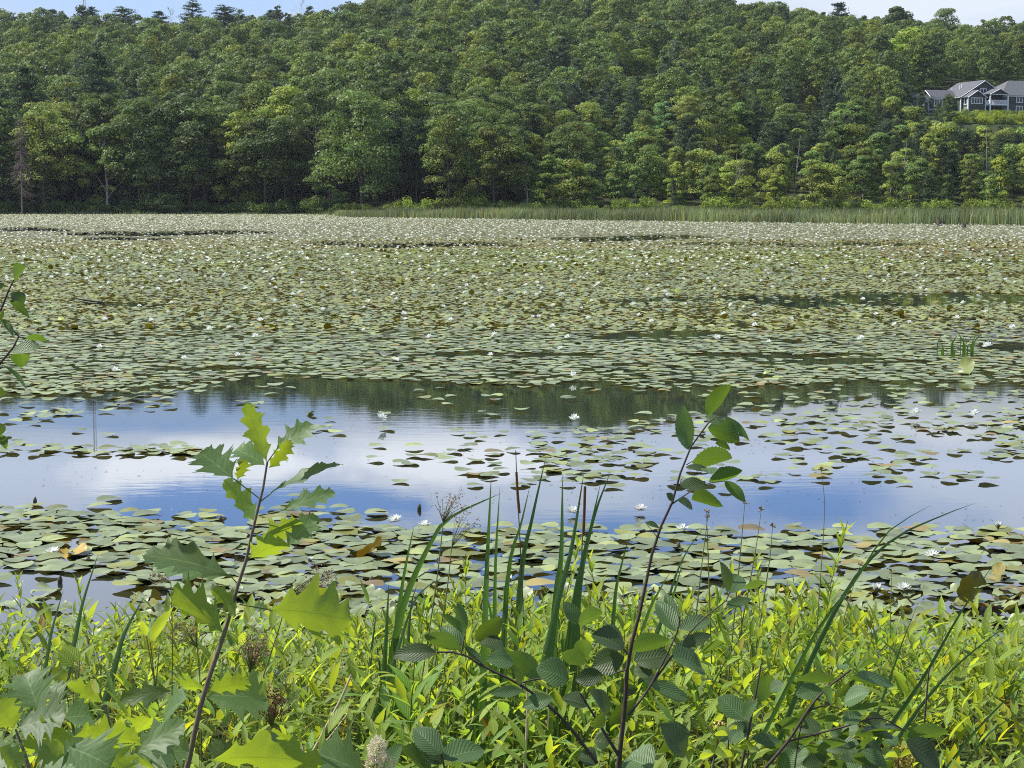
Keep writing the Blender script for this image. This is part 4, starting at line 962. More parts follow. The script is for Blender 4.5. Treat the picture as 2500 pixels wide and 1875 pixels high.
pad_at(950, 884, .13, (2.2, 1.9, 3.0), (.35, 0, 2), 'large pale upturned pad in the middle distance', z=.06)
pad_at(2355, 915, .15, (.8, .8, .5), (-1.1, .1, 2), 'dark upturned pad below the tuft of leaves at the right', z=.06)
pad_at(1880, 920, .11, (.8, .9, .5), (-.5, .0, 1), 'dark green upturned pad at the front edge of the lily field', z=.05)
pad_at(760, 1012, .06, (.6, .7, .5), (-.3, .0, 1), 'small dark pad tilted up alone in the open water at the left', z=.02, mesh=PADS[0])
pad_at(2312, 1050, .09, (.6, .4, .4), (-.1, .0, 1), 'dark purplish pad in open water at the right', z=.02, mesh=PADS[2])
tf = MB(); c0 = onz(2335, 872)
for i in range(26):
    x = rng.uniform(-.26, .26); y = rng.uniform(-.2, .2); h = rng.uniform(.1, .36); b0 = c0 + [x, y, -.02]; blade(tf, [b0, b0 + [0, 0, h * .6], b0 + [rng.normal() * .14 * h, 0, h]], rng.uniform(.01, .03), C=np.array([1.5, 1.4, .8]) * rng.uniform(.7, 1.3), m=8, taper=.5)
tag(tf.obj('water_plant', M['blade']), 'tuft of upright green leaves standing out of the lily field at the right', 'water plant')
for (px, py, h, lab) in ((2292, 552, .8, 'dark broken stump in front of the reeds'), (2352, 556, .45, 'short dark stick at the front of the reeds')):
    m = MB(); p = onz(px, py); tube(m, [(0, 0, -.1), (.05, 0, h * .6), (-.1, 0, h)], [.28, .2, .05], 6); tube(m, [(0, 0, .2), (.5, 0, .5)], [.1, .02], 4); o = m.obj('tree_stump', M['bark']); o.location = p; tag(o, lab, 'stump')
m = MB(); p = onz(218, 745)
for i in range(5): tube(m, [(rng.uniform(-.3, .3), 0, -.05), (rng.uniform(-.3, .3), 0, rng.uniform(.02, .08)), (rng.uniform(-.35, .35), 0, rng.uniform(.06, .18))], [.03, .02, .006], 4)
o = m.obj('driftwood', M['bark']); o.location = p; tag(o, 'dark snag of driftwood poking up among the pads at the left', 'driftwood')
m = MB(); p = onz(2398, 1512)
for i in range(7): leaf(m, (rng.uniform(-.05, .05), 0, 0), (rng.uniform(-.1, .12), rng.uniform(-.03, .03), rng.uniform(.02, .07)), (rng.normal(), -1, .4), .05, 'oval', curl=.5, C=(.25, .2, .25), ns=8)
o = m.obj('dead_leaf_clump', M['bud']); o.location = p; tag(o, 'crumpled dark dead leaf beside the folded upright pad at the right', 'dead leaf')

db = MB(); n = 900; q = np.stack([rng.uniform(-20, 2520, n), rng.uniform(1010, 1290, n)], 1)
for a_, b_ in q:
    if vnoise(a_, b_ * 3, 140, 77) < .5: continue
    p = onz(a_, b_); s_ = rng.uniform(.004, .018); t_ = rng.uniform(0, 3.1); u_ = np.array([math.cos(t_), math.sin(t_), 0]) * s_; v_ = np.array([-math.sin(t_), math.cos(t_), 0]) * s_ * .4
    p = p + [0, 0, .003]; db.add([p - u_, p - v_, p + u_ + [0, 0, .003], p + v_], [[0, 1, 2, 3]], None, np.array([1, 1, 1]) * rng.uniform(.4, 2.2))
tag(db.obj('floating_debris', M['bud'], smooth=False), 'specks of plant debris drifting on the open water', 'debris', kind='stuff')
# ------------------------------------------------------------------ bank plants: loosestrife and undergrowth
def stemplant(seed, H, nl, Ll, Wl, lean=.1, yel=1.0):
    r = np.random.default_rng(seed); lf = MB(); st = MB()
    tipv = np.array([r.normal() * lean, r.normal() * lean, H]); pts = spline([(0, 0, -.03), (tipv[0] * .3, tipv[1] * .3, H * .5), tipv], 10); tube(st, pts, np.linspace(.0035, .0012, 10), 5, C=(1, 1, 1))
    for i in range(nl):
        h = .12 + .88 * i / nl; q = pts[min(9, int(h * 9))] * (1 - (h * 9 % 1)) + pts[min(9, int(h * 9) + 1)] * (h * 9 % 1)
        a = i * 1.571 + r.uniform(-.3, .3)
        sc_ = (.55 + .6 * math.sin(math.pi * min(1, h * .85 + .1)))
        for sgn in (0, math.pi):
            aa = a + sgn + r.uniform(-.2, .2); e = R(18 + 48 * h + r.uniform(-15, 15)); d = np.array([math.cos(aa) * math.cos(e), math.sin(aa) * math.cos(e), math.sin(e)]); up = np.array([-math.cos(aa) * math.sin(e), -math.sin(aa) * math.sin(e), math.cos(e)])
            L_ = Ll * sc_ * r.uniform(.8, 1.15); b = r.uniform(.8, 1.2); cc = np.array([b, b, b]); u = r.random()
            if u > .997: cc = np.array([1.0, .35, .2]) * b
            elif u > .97: cc = np.array([1.3, .9, .4]) * b
            leaf(lf, q, q + d * L_, up, Wl * sc_ * r.uniform(.85, 1.2), 'lance', curl=r.uniform(.05, .35), fold=.3, ns=7, na=3, C=cc)
    return lf.mesh('leaves', M['lance']), st.mesh('stem', M['stem'])
SP = [stemplant(800 + i, h, n, l_, w_, le) for i, (h, n, l_, w_, le) in enumerate([(.55, 11, .092, .021, .05), (.50, 10, .082, .020, .08), (.62, 13, .085, .018, .07), (.45, 9, .098, .025, .08), (.52, 12, .075, .017, .10), (.40, 9, .092, .027, .06), (.58, 11, .098, .022, .12), (.48, 11, .072, .018, .06)])]
SPH = [.55, .5, .62, .45, .52, .4, .58, .48]
def place_plant(x, y, s, lab, grp, colr, vi=None, lean=.12):
    vi = int(rng.integers(8)) if vi is None else vi; o = empty('leafy_plant', (x, y * KY, float(terr(x, y)) - .01)); o.rotation_euler = (rng.normal() * lean, rng.normal() * lean, rng.uniform(0, 6.28)); o.scale = (s, s, s)
    for nm, me in zip(('leaves', 'stem'), SP[vi]):
        c = bpy.data.objects.new(nm, me); COL.objects.link(c); c.parent = o; c.color = (*colr, 1)
    tag(o, lab, 'plant', grp); return o
cnt = 0
tries = 0
while cnt < 285 and tries < 9000:
    tries += 1
    y = 2.9 + 1.55 * rng.random() ** .75; x = rng.uniform(-.5, .5) * (y * 1.0 + .3)
    px, py = projo(x, y, float(terr(x, y)))
    if px < 1000:
        if rng.random() < .62: continue
    topmax = np.interp(px, [0, 250, 500, 800, 1000, 1250, 1500, 2000, 2200, 2500], [1505, 1450, 1480, 1540, 1430, 1395, 1415, 1405, 1500, 1480])
    s = rng.uniform(.75, 1.15) * (1.0 if px > 1000 else .85); z = float(terr(x, y))
    vi = int(rng.integers(8)); tp = projo(x, y, z + SPH[vi] * s + .04)[1]
    if tp < topmax - 12:
        zt = at(px, topmax + rng.uniform(-15, 25), y)[2]; s = (zt - z - .04) / SPH[vi]
        if s < .4: continue
    b = rng.uniform(.62, 1.25); colr = np.array((1, 1, 1)) * b
    if rng.random() < .3: colr = colr * [.62, .78, .85]
    if px < 900: colr *= [.9, .93, .9]
    side = 'left' if px < 830 else ('middle' if px < 1670 else 'right'); row = 'back' if y > 3.9 else 'front'
    place_plant(x, y, s, f"yellow-green narrow leaved plant in the {row} of the bank growth, {side} third", f"narrow leaved bank plants, {row} {side}", colr, vi); cnt += 1
for (px, pyt, yv, lab) in [(1975, 1265, 3.9, 'tallest yellow-green leafy shoot standing above the right bank growth'), (215, 1395, 4.0, 'leafy shoot leaning out over the water at the left'), (58, 1400, 4.1, 'upright leafy shoot at the left edge of the bank'),
                           (1135, 1330, 4.0, 'yellow-green leafy shoot left of the cattails'), (1345, 1300, 4.0, 'yellow-green leafy shoot between the cattail leaves'), (1500, 1330, 3.9, 'leafy shoot left of the tall alder stem'), (1850, 1370, 3.9, 'broad leafy shoot in the middle of the right bank'), (1870, 1350, 4.1, 'slender leafy shoot behind the right bank growth')]:
    tpp = at(px, pyt, yv); z = float(terr(tpp[0], yv)); s = (tpp[2] - z) / .62; o = place_plant(tpp[0], yv, s, lab, None, (1.05, 1.05, 1), 2, .03)
# undergrowth mass
ug = MB(); n = 7200
for i in range(n):
    y = 2.45 + 2.05 * rng.random() ** .8; x = rng.uniform(-.52, .52) * (y + .4); z = float(terr(x, y)); px, _ = projo(x, y, z); y0 = y; y = y * KY
    h = rng.uniform(.02, .40) * (.75 if y0 > 4 else 1); a = rng.uniform(0, 6.28); e = rng.uniform(.1, 1.25); d = np.array([math.cos(a) * math.cos(e), math.sin(a) * math.cos(e), math.sin(e)]); L_ = rng.uniform(.05, .125)
    up = np.array([-math.cos(a) * math.sin(e), -math.sin(a) * math.sin(e), math.cos(e)]); b = rng.uniform(.6, 1.2); cc = np.array([b, b, b]); u = rng.random()
    if u > .995: cc = np.array([1.0, .4, .3]) * b
    elif u > .93: cc = np.array([1.3, 1.0, .6]) * b
    elif u > .80: cc = np.array([.8, 1.0, 1.4]) * b
    leaf(ug, (x, y, z + h), np.array([x, y, z + h]) + d * L_, up, L_ * rng.uniform(.15, .34), 'lance', curl=.2, fold=.3, ns=6, na=3, C=cc)
tag(ug.obj('undergrowth', M['lance']), 'low tangle of leaves covering the bank', 'undergrowth', kind='stuff')
gr = MB(); n = 4200
for i in range(n):
    y = 2.4 + 2.35 * rng.random() ** .7; x = rng.uniform(-.52, .52) * (y + .4); z = float(terr(x, y)); px, _ = projo(x, y, z); y0 = y; y = y * KY
    if px > 1000 and rng.random() < .65: continue
    h = rng.uniform(.08, .32) * (1 if y0 < 4.3 else .75); lean = rng.normal(size=2) * h * .35; b = rng.uniform(.5, 1.15); cc = np.array([b, b, b])
    if rng.random() < .12: cc = np.array([2.4, 1.5, 1.0]) * b
    blade(gr, [(x, y, z), (x + lean[0] * .3, y + lean[1] * .3, z + h * .55), (x + lean[0], y + lean[1], z + h)], rng.uniform(.003, .007), C=cc, m=5, face=(rng.normal(), -1, .2))
tag(gr.obj('grass', M['grass']), 'fine grass growing between the plants on the bank', 'grass', kind='stuff')

# ------------------------------------------------------------------ oak saplings
FACE = {'y': (-.12, .75, .62), 'g': (.05, -.62, .78), 'd': (.75, -.35, .35), 'u': (-.1, .25, .97), 's': (.5, .7, .5)}
def tfm(ox, oy, k): return lambda q: (ox + q[0] / k, oy + q[1] / k)
T_oak = tfm(300, 950, 1.793); T_low = tfm(0, 1350, 3.16); T_ald = tfm(900, 900, 1.702); T_rt = tfm(1600, 1150, 2.288); T_lf = tfm(0, 600, 2.074)
def pix_leaves(mb, T, k, D, rows, kind, curl=(.05, .3), fold=.15, wave=.015, jit=.10):
    for (bx, by, tx, ty, wz, md) in rows:
        b = T((bx, by)); t = T((tx, ty)); d0 = D + rng.uniform(-jit, jit); dd = {'y': rng.uniform(-.02, .03), 'g': rng.uniform(-.02, .03), 'd': .0, 'u': -.02, 's': 0}[md]
        B = at(b[0], b[1], d0); Tp = at(t[0], t[1], d0 + dd); f = np.array(FACE[md]) + rng.normal(size=3) * .12
        v = rng.uniform(.85, 1.15); C = np.array([v, v, v]) * (np.array([.75, .72, .6]) if md == 'd' else (np.array([1.25, 1.25, 1.25]) if md == 'g' and kind == 'oval' else 1))  # d leaves' shade and oval g leaves' sky sheen tinted into the colour
        if kind == 'oak': wz = wz * (1.3 if mb is lf and T is T_low else (1.15 if md != 'd' else .95)); C = C * rng.uniform(.85, 1.1)
        ax_ = nrm(Tp - B); f = f - ax_ * np.dot(f, ax_); f = nrm(f); wz = wz / max(.5, abs(f[1]))
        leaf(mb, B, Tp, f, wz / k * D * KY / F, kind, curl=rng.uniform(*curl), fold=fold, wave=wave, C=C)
def pix_tube(mb, T, pts, D, r0, r1, n=6, drop=True, m=14, jit=0.0):
    P = [at(*T(q), D + (rng.uniform(-jit, jit))) for q in pts]; P = spline(P, m)
    if drop:
        e = P[0]; d = nrm(P[0] - P[2]); zt = float(terrw(e[0], e[1])) - .05; L_ = max(.02, (e[2] - zt) / max(.3, -d[2])); P = np.concatenate([[e + d * L_], [e + d * L_ * .5], P])
    tube(mb, P, np.linspace(r0, r1, len(P)), n); return P
D1 = 2.15
root = empty('oak_sapling'); lf = MB(); st = MB()
P = pix_tube(st, T_oak, [(270, 1700), (290, 1620), (350, 1350), (450, 1050), (500, 870), (545, 730), (575, 580), (605, 480), (632, 320)], D1, .0068, .0022, 8)
oak1 = [(630, 320, 540, 50, 92, 'y'), (668, 270, 832, 145, 85, 'g'), (620, 335, 500, 245, 95, 'g'), (638, 345, 742, 235, 80, 'd'), (485, 392, 338, 272, 105, 'g'), (500, 395, 535, 310, 60, 'd'),
        (585, 582, 452, 392, 105, 'y'), (650, 455, 932, 288, 42, 'g'), (700, 530, 930, 432, 62, 'g'), (552, 742, 712, 648, 110, 'y'), (600, 690, 770, 556, 95, 'y'), (712, 690, 852, 548, 90, 'g'),
        (468, 815, 95, 688, 135, 'd'), (460, 822, 130, 740, 90, 'g'), (438, 1062, 238, 880, 190, 'y'), (500, 1000, 415, 865, 80, 'y'),
        (640, 965, 1010, 985, 270, 'y'), (820, 1060, 880, 880, 130, 'd'), (640, 965, 575, 945, 45, 'd'), (372, 1318, 262, 1282, 80, 'y'), (372, 1318, 560, 1275, 110, 'y'), (355, 1345, 640, 1335, 165, 'g'),
        (372, 1622, 890, 1590, 190, 'y'), (520, 1590, 770, 1490, 130, 'y'), (480, 1640, 395, 1545, 90, 'd'), (1060, 1690, 870, 1580, 150, 'g'), (600, 1600, 660, 1500, 70, 'g')]
pix_leaves(lf, T_oak, 1.793, D1, oak1, 'oak', wave=.02)
pet = MB()
for a, b in (((605, 490), (650, 455)), ((595, 555), (700, 530)), ((548, 742), (600, 690)), ((545, 745), (712, 690)), ((500, 850), (468, 815)), ((510, 942), (640, 965)), ((485, 392), (600, 480)), ((632, 320), (668, 270))):
    pix_tube(pet, T_oak, [a, b], D1, .0015, .0012, 5, False, 4)
lf.obj('leaves', M['oak'], root); st.obj('stem', M['oakstem'], root); pet.obj('leaf_stalks', M['stem'], root)
tag(root, 'tall oak sapling with lobed leaves rising in front of the open water at the left', 'sapling')
def thing_from(name, lab, cat, parts, grp=None):
    o = empty(name)
    for nm, mb_, mt in parts:
        if mb_.v: mb_.obj(nm, mt, o)
    tag(o, lab, cat, grp); return o
lf = MB(); st = MB(); Dl = 1.95
oak2 = [(800, 1165, 528, 990, 150, 'y'), (300, 1215, 188, 905, 260, 'g'), (500, 1275, 700, 1240, 170, 'g'), (110, 1352, -20, 1130, 220, 'g'), (130, 1352, 500, 1235, 200, 'g'), (560, 1420, 1095, 1395, 250, 'y'), (560, 1420, 325, 1350, 150, 'y'), (760, 1480, 1010, 1680, 230, 'y'),
        (1060, 1392, 1160, 1235, 180, 'y'), (1035, 1545, 1425, 1305, 190, 'g'), (1345, 1062, 895, 1120, 130, 'd'), (1450, 1120, 1205, 1270, 180, 'g'), (620, 1680, 300, 1600, 180, 'd'), (-20, 1500, 185, 1640, 200, 'y'), (500, 1560, 310, 1440, 180, 'g'), (520, 1500, 840, 1600, 190, 'g'),
        (-30, 1200, 180, 1180, 180, 'g'), (470, 1160, 380, 1010, 150, 'g'), (930, 1700, 700, 1560, 160, 'g'), (1240, 1700, 1120, 1600, 120, 'y')]
pix_leaves(lf, T_low, 3.16, Dl, oak2, 'oak', wave=.02, jit=.14)
pix_tube(st, T_low, [(235, 1700), (180, 1520), (120, 1360)], Dl, .005, .002); pix_tube(st, T_low, [(690, 1700), (650, 1600), (600, 1480)], Dl, .004, .002); pix_tube(st, T_low, [(870, 1700), (840, 1300), (800, 1170)], Dl, .0035, .002)
for i in range(16):
    cx_, cy_ = rng.uniform(-60, 1350), rng.uniform(1480, 1690); a = rng.uniform(0, 6.28); L_ = rng.uniform(230, 380)
    pix_leaves(lf, T_low, 3.16, Dl + .1, [(cx_, cy_, cx_ + math.cos(a) * L_, cy_ + math.sin(a) * L_ * .35 - 20, rng.uniform(150, 210), 'yggd'[int(rng.integers(4))])], 'oak', jit=.1)
thing_from('oak_sapling', 'low spreading oak seedling filling the lower left corner with large lobed leaves', 'sapling', [('leaves', lf, M['oak']), ('stems', st, M['oakstem'])])

# ------------------------------------------------------------------ alders
D2 = 2.25
lf = MB(); st = MB(); brs = []
pix_tube(st, T_ald, [(1030, 1720), (1045, 1580), (1065, 1400), (1080, 1200), (1130, 1000), (1190, 720), (1260, 560), (1320, 360), (1412, 225)], D2, .0062, .0016, 8)
ald = [(1410, 197, 1487, 45, 72, 'y'), (1328, 338, 1300, 150, 76, 'y'), (1410, 245, 1548, 285, 104, 'y'), (1478, 198, 1588, 290, 34, 'g'), (1345, 385, 1505, 362, 84, 'y'), (1415, 470, 1552, 418, 72, 'y'), (1480, 468, 1566, 546, 46, 'y'), (1292, 482, 1412, 484, 46, 'd'), (1342, 545, 1476, 550, 84, 'y'),
       (1282, 545, 1348, 582, 46, 'd'), (1262, 552, 1238, 518, 30, 'd'), (1318, 412, 1422, 412, 24, 'd'), (1400, 200, 1470, 225, 36, 'g'), (1425, 440, 1405, 405, 34, 'g'), (1440, 310, 1505, 330, 34, 'y'), (1150, 640, 1210, 655, 20, 'd'),
       (392, 1102, 380, 975, 52, 'g'), (402, 1105, 318, 1010, 36, 'y'), (442, 1128, 556, 1045, 100, 'd'), (378, 1165, 232, 1098, 82, 'y'), (280, 1182, 98, 1178, 70, 'd'), (388, 1150, 308, 1060, 62, 'g'), (562, 1165, 468, 1125, 62, 'd'), (396, 1150, 492, 1252, 42, 'y'),
       (602, 1222, 498, 1198, 48, 'g'), (702, 1295, 596, 1165, 100, 'y'), (628, 1315, 610, 1240, 34, 'd'), (832, 1292, 708, 1238, 92, 'g'), (640, 1337, 510, 1350, 36, 'g'), (762, 1370, 638, 1402, 54, 'g'), (872, 1062, 818, 968, 60, 'g'), (872, 1062, 958, 1000, 70, 'y'),
       (902, 1202, 880, 1118, 70, 'y'), (895, 1232, 808, 1172, 84, 'y'), (1062, 1200, 928, 1240, 94, 'd'), (1090, 1172, 1244, 1105, 96, 'y'), (1102, 1212, 1254, 1185, 98, 'd'), (1062, 1165, 940, 1088, 92, 'd'), (972, 1272, 858, 1292, 72, 'd'), (1262, 1202, 1404, 1225, 104, 'g'),
       (1182, 1312, 1332, 1372, 56, 'g'), (992, 1442, 940, 1328, 72, 'd'), (1000, 1472, 1116, 1385, 88, 'd'), (912, 1402, 808, 1358, 50, 'd'), (1276, 1092, 1198, 955, 62, 'g'), (1282, 1092, 1240, 930, 64, 'g'), (1292, 1082, 1422, 1040, 54, 'g'), (1302, 1152, 1422, 1100, 50, 'd'),
       (1492, 932, 1478, 802, 48, 'd'), (1502, 932, 1540, 840, 62, 'g'), (1552, 912, 1652, 885, 32, 'y'), (1482, 992, 1592, 950, 36, 'g'), (1372, 1182, 1476, 1142, 50, 'y'), (1140, 1290, 1210, 1320, 60, 'd'), (930, 1490, 985, 1440, 60, 'd'), (1180, 1660, 1070, 1610, 90, 'g'), (950, 1640, 880, 1600, 70, 'd'), (1040, 1340, 1120, 1330, 50, 'd'), (1000, 1560, 940, 1540, 60, 'd'), (1230, 1540, 1330, 1500, 90, 'd'), (1200, 1600, 1290, 1480, 100, 'd'), (1100, 1260, 1180, 1250, 60, 'd')]
pix_leaves(lf, T_ald, 1.702, D2, ald, 'oval', curl=(.05, .35), fold=.22, wave=.012, jit=.12)
for pts, r in (([(1040, 1610), (960, 1480), (880, 1350)], .004), ([(950, 1640), (800, 1450), (640, 1320), (490, 1245), (385, 1185), (285, 1178)], .0042), ([(620, 1310), (700, 1290), (830, 1290)], .002), ([(385, 1185), (400, 1110), (405, 1090)], .0018), ([(490, 1245), (400, 1160)], .0015),
               ([(1080, 1440), (1170, 1320), (1280, 1100), (1290, 1030)], .003), ([(1170, 1320), (1350, 1080), (1490, 960), (1500, 930)], .0025), ([(1250, 570), (1340, 510), (1420, 475), (1480, 468)], .0018), ([(1320, 400), (1345, 385)], .0012), ([(1300, 460), (1292, 482)], .001), ([(1412, 225), (1440, 205), (1480, 198)], .0015),
               ([(1085, 1190), (1000, 1120), (880, 1065)], .002), ([(1080, 1250), (970, 1272), (900, 1230)], .002), ([(1200, 700), (1150, 640)], .001), ([(1262, 560), (1282, 545)], .001)):
    b_ = MB(); pix_tube(b_, T_ald, pts, D2, r, r * .5, 5, False); brs.append(b_)
thing_from('alder_sapling', 'tall alder sapling leaning right with round toothed leaves in front of the water', 'sapling', [('leaves', lf, M['alder']), ('stem', st, M['alderstem'])] + [('branch', b_, M['alderstem']) for b_ in brs])
lf = MB(); st = MB(); D3 = 1.95
al2 = [(302, 1602, 188, 1485, 88, 'g'), (308, 1622, 482, 1568, 76, 'g'), (262, 1690, 150, 1570, 110, 'y'), (310, 1640, 210, 1560, 60, 'd'), (340, 1700, 400, 1610, 70, 'y'), (420, 1720, 480, 1640, 80, 'd'), (60, 1690, 130, 1560, 60, 'g')]
pix_leaves(lf, T_ald, 1.702, D3, al2, 'oval', fold=.22, wave=.012, jit=.05); pix_tube(st, T_ald, [(330, 1760), (315, 1660), (302, 1602)], D3, .003, .0015)
thing_from('alder_sapling', 'low alder shoot with pale ribbed leaves at the bottom edge left of the cattails', 'sapling', [('leaves', lf, M['alder']), ('stem', st, M['alderstem'])])
lf = MB(); st = MB(); D4 = 2.15; al_stems = []
al3 = [(1022, 1182, 775, 1128, 82, 'y'), (1082, 1152, 1262, 1182, 56, 'y'), (935, 1232, 788, 1242, 84, 'g'), (930, 1225, 1010, 1290, 60, 'g'), (1050, 1292, 1195, 1228, 74, 'g'), (1402, 1455, 1148, 1438, 140, 'd'), (1408, 1482, 1636, 1440, 112, 'y'), (1398, 1512, 1602, 1650, 120, 'd'), (1058, 1345, 1305, 1290, 56, 'y'),
       (602, 1290, 612, 1122, 160, 'y'), (640, 1230, 715, 1180, 50, 'g'), (490, 1385, 355, 1255, 112, 'g'), (495, 1380, 545, 1290, 50, 'g'), (165, 1600, 52, 1405, 108, 'd'), (-20, 1195, 192, 1272, 60, 'g'), (1060, 1112, 1022, 1078, 36, 'g'), (1130, 1102, 1242, 1050, 50, 'y'), (1120, 1140, 1340, 1190, 52, 'g'),
       (660, 1450, 820, 1385, 96, 'y'), (540, 1492, 702, 1512, 60, 'g'), (900, 1562, 1065, 1498, 84, 'y'), (1245, 1690, 1135, 1565, 110, 'd'), (1150, 1560, 1300, 1640, 60, 'g'), (380, 1455, 560, 1405, 50, 'd'), (760, 1400, 905, 1300, 70, 'd'), (860, 1420, 1040, 1370, 70, 'y'), (1050, 1400, 1150, 1350, 80, 'g'), (1080, 1430, 1000, 1520, 80, 'd'),
       (700, 1560, 620, 1500, 80, 'y'), (820, 1640, 960, 1600, 80, 'd'), (1060, 1700, 980, 1600, 90, 'y'), (1000, 1260, 1130, 1180, 60, 'd'), (700, 1660, 780, 1560, 80, 'g'), (420, 1520, 480, 1440, 60, 'g')]
pix_leaves(lf, T_rt, 2.288, D4, al3, 'oval', curl=(.05, .35), fold=.22, wave=.012, jit=.14)
for pts, r in (([(560, 1720), (740, 1510), (850, 1340), (940, 1230), (1095, 1108)], .004), ([(740, 1510), (1050, 1430), (1250, 1380), (1402, 1455)], .0025), ([(850, 1340), (960, 1310), (1060, 1340)], .0018), ([(510, 1510), (545, 1330), (592, 1075)], .0032), ([(1495, 1680), (1500, 1450), (1530, 1090)], .003), ([(775, 1680), (800, 1500), (820, 1400)], .002)):
    own = pts[0] in ((510, 1510), (1495, 1680), (775, 1680)); m_ = MB() if own else st; pix_tube(m_, T_rt, pts, D4, r, r * .5, 6, pts[0][1] > 1500 and own or pts[0][1] > 1600)
    if own: al_stems.append(m_)
for i in range(46):
    cx_, cy_ = rng.uniform(420, 1500), rng.uniform(1330, 1640); a = rng.uniform(0, 6.28); L_ = rng.uniform(110, 170)
    if cy_ < 1560 - abs(cx_ - 950) * .25 - 130 * (cx_ < 1250): continue
    pix_leaves(lf, T_rt, 2.288, D4 + .12, [(cx_, cy_, cx_ + math.cos(a) * L_, cy_ + math.sin(a) * L_ * .5, rng.uniform(55, 90), 'ygdg'[int(rng.integers(4))])], 'oval', curl=(.05, .35), fold=.2, jit=.1)
thing_from('alder_sapling', 'wide alder shrub with pale and dark ribbed leaves in the lower right', 'sapling', [('leaves', lf, M['alder']), ('branches', st, M['alderstem'])] + [('stem', m_, M['alderstem']) for m_ in al_stems])
lf = MB(); st = MB()
for (cx_, cy_, n_) in ((410, 1480, 11), (330, 1580, 8), (520, 1560, 7), (1360, 1600, 5)):
    for i in range(n_):
        a = rng.uniform(0, 6.28); L_ = rng.uniform(70, 110); pix_leaves(lf, T_rt, 2.288, 2.2, [(cx_, cy_, cx_ + math.cos(a) * L_, cy_ - abs(math.sin(a)) * L_ * .8 + 15, 44, 'y' if i % 3 else 'g')], 'obov', fold=.15, wave=.01)
    pix_tube(st, T_rt, [(cx_ - 10, 1720), (cx_, cy_)], 2.2, .002, .0015)
thing_from('young_shrub', 'small yellow-green shrub with rounded leaves at the bottom edge right of the alder stem', 'shrub', [('leaves', lf, M['lance']), ('stems', st, M['alderstem'])])
# branch reaching in at the left edge, from a shrub standing just outside the view
lf = MB(); st = MB(); D5 = 2.2
wi = [(70, 172, 104, 104, 56, 'y'), (55, 238, 122, 300, 56, 'd'), (48, 275, 152, 352, 40, 'y'), (0, 372, 97, 458, 40, 'y'), (132, 466, 232, 466, 26, 'y'), (62, 535, 200, 500, 58, 'g'), (98, 545, 106, 598, 50, 'y'), (28, 610, 152, 720, 32, 'y'), (-10, 190, 10, 215, 30, 'd'), (-20, 760, 10, 720, 40, 'd'), (-5, 898, 10, 960, 36, 'd'), (0, 955, 30, 1020, 34, 'y'), (-10, 380, 20, 330, 20, 'd')]
pix_leaves(lf, T_lf, 2.074, D5, wi, 'oval', curl=(.1, .4), fold=.25, wave=.01, jit=.04)
base = np.array([-1.75, 2.35 * KY, float(terr(-1.75, 2.35)) - .05])
for pts, r in (([(-420, 900), (-160, 560), (0, 330), (50, 205), (70, 172)], .004), ([(-260, 900), (-40, 640), (30, 560), (95, 462), (40, 400), (0, 372)], .0035), ([(95, 462), (132, 466)], .0015), ([(-260, 1150), (-60, 960), (0, 900)], .003), ([(-40, 640), (28, 610)], .0015)):
    Pp = spline([at(*T_lf(q), D5) for q in pts], 12)
    if pts[0][0] < -200: Pp = np.concatenate([spline([base, (base + Pp[0]) / 2 + [-.05, 0, .1], Pp[0]], 8)[:-1], Pp])
    tube(st, Pp, np.linspace(r * (1.8 if pts[0][0] < -200 else 1), r * .4, len(Pp)), 6)
for i in range(40):
    p = base + [rng.uniform(-.5, .2), rng.uniform(-.3, .3), rng.uniform(.3, 1.1)]
    if proj(*p)[0] > -40: continue
    leaf(lf, p, p + nrm(rng.normal(size=3)) * .05, rng.normal(size=3) + [0, 0, 1], .022, 'oval', curl=.2)
thing_from('cherry_shrub', 'twig with small smooth yellow-green leaves reaching in at the left edge', 'shrub', [('leaves', lf, M['alder']), ('branches', st, M['alderstem'])])

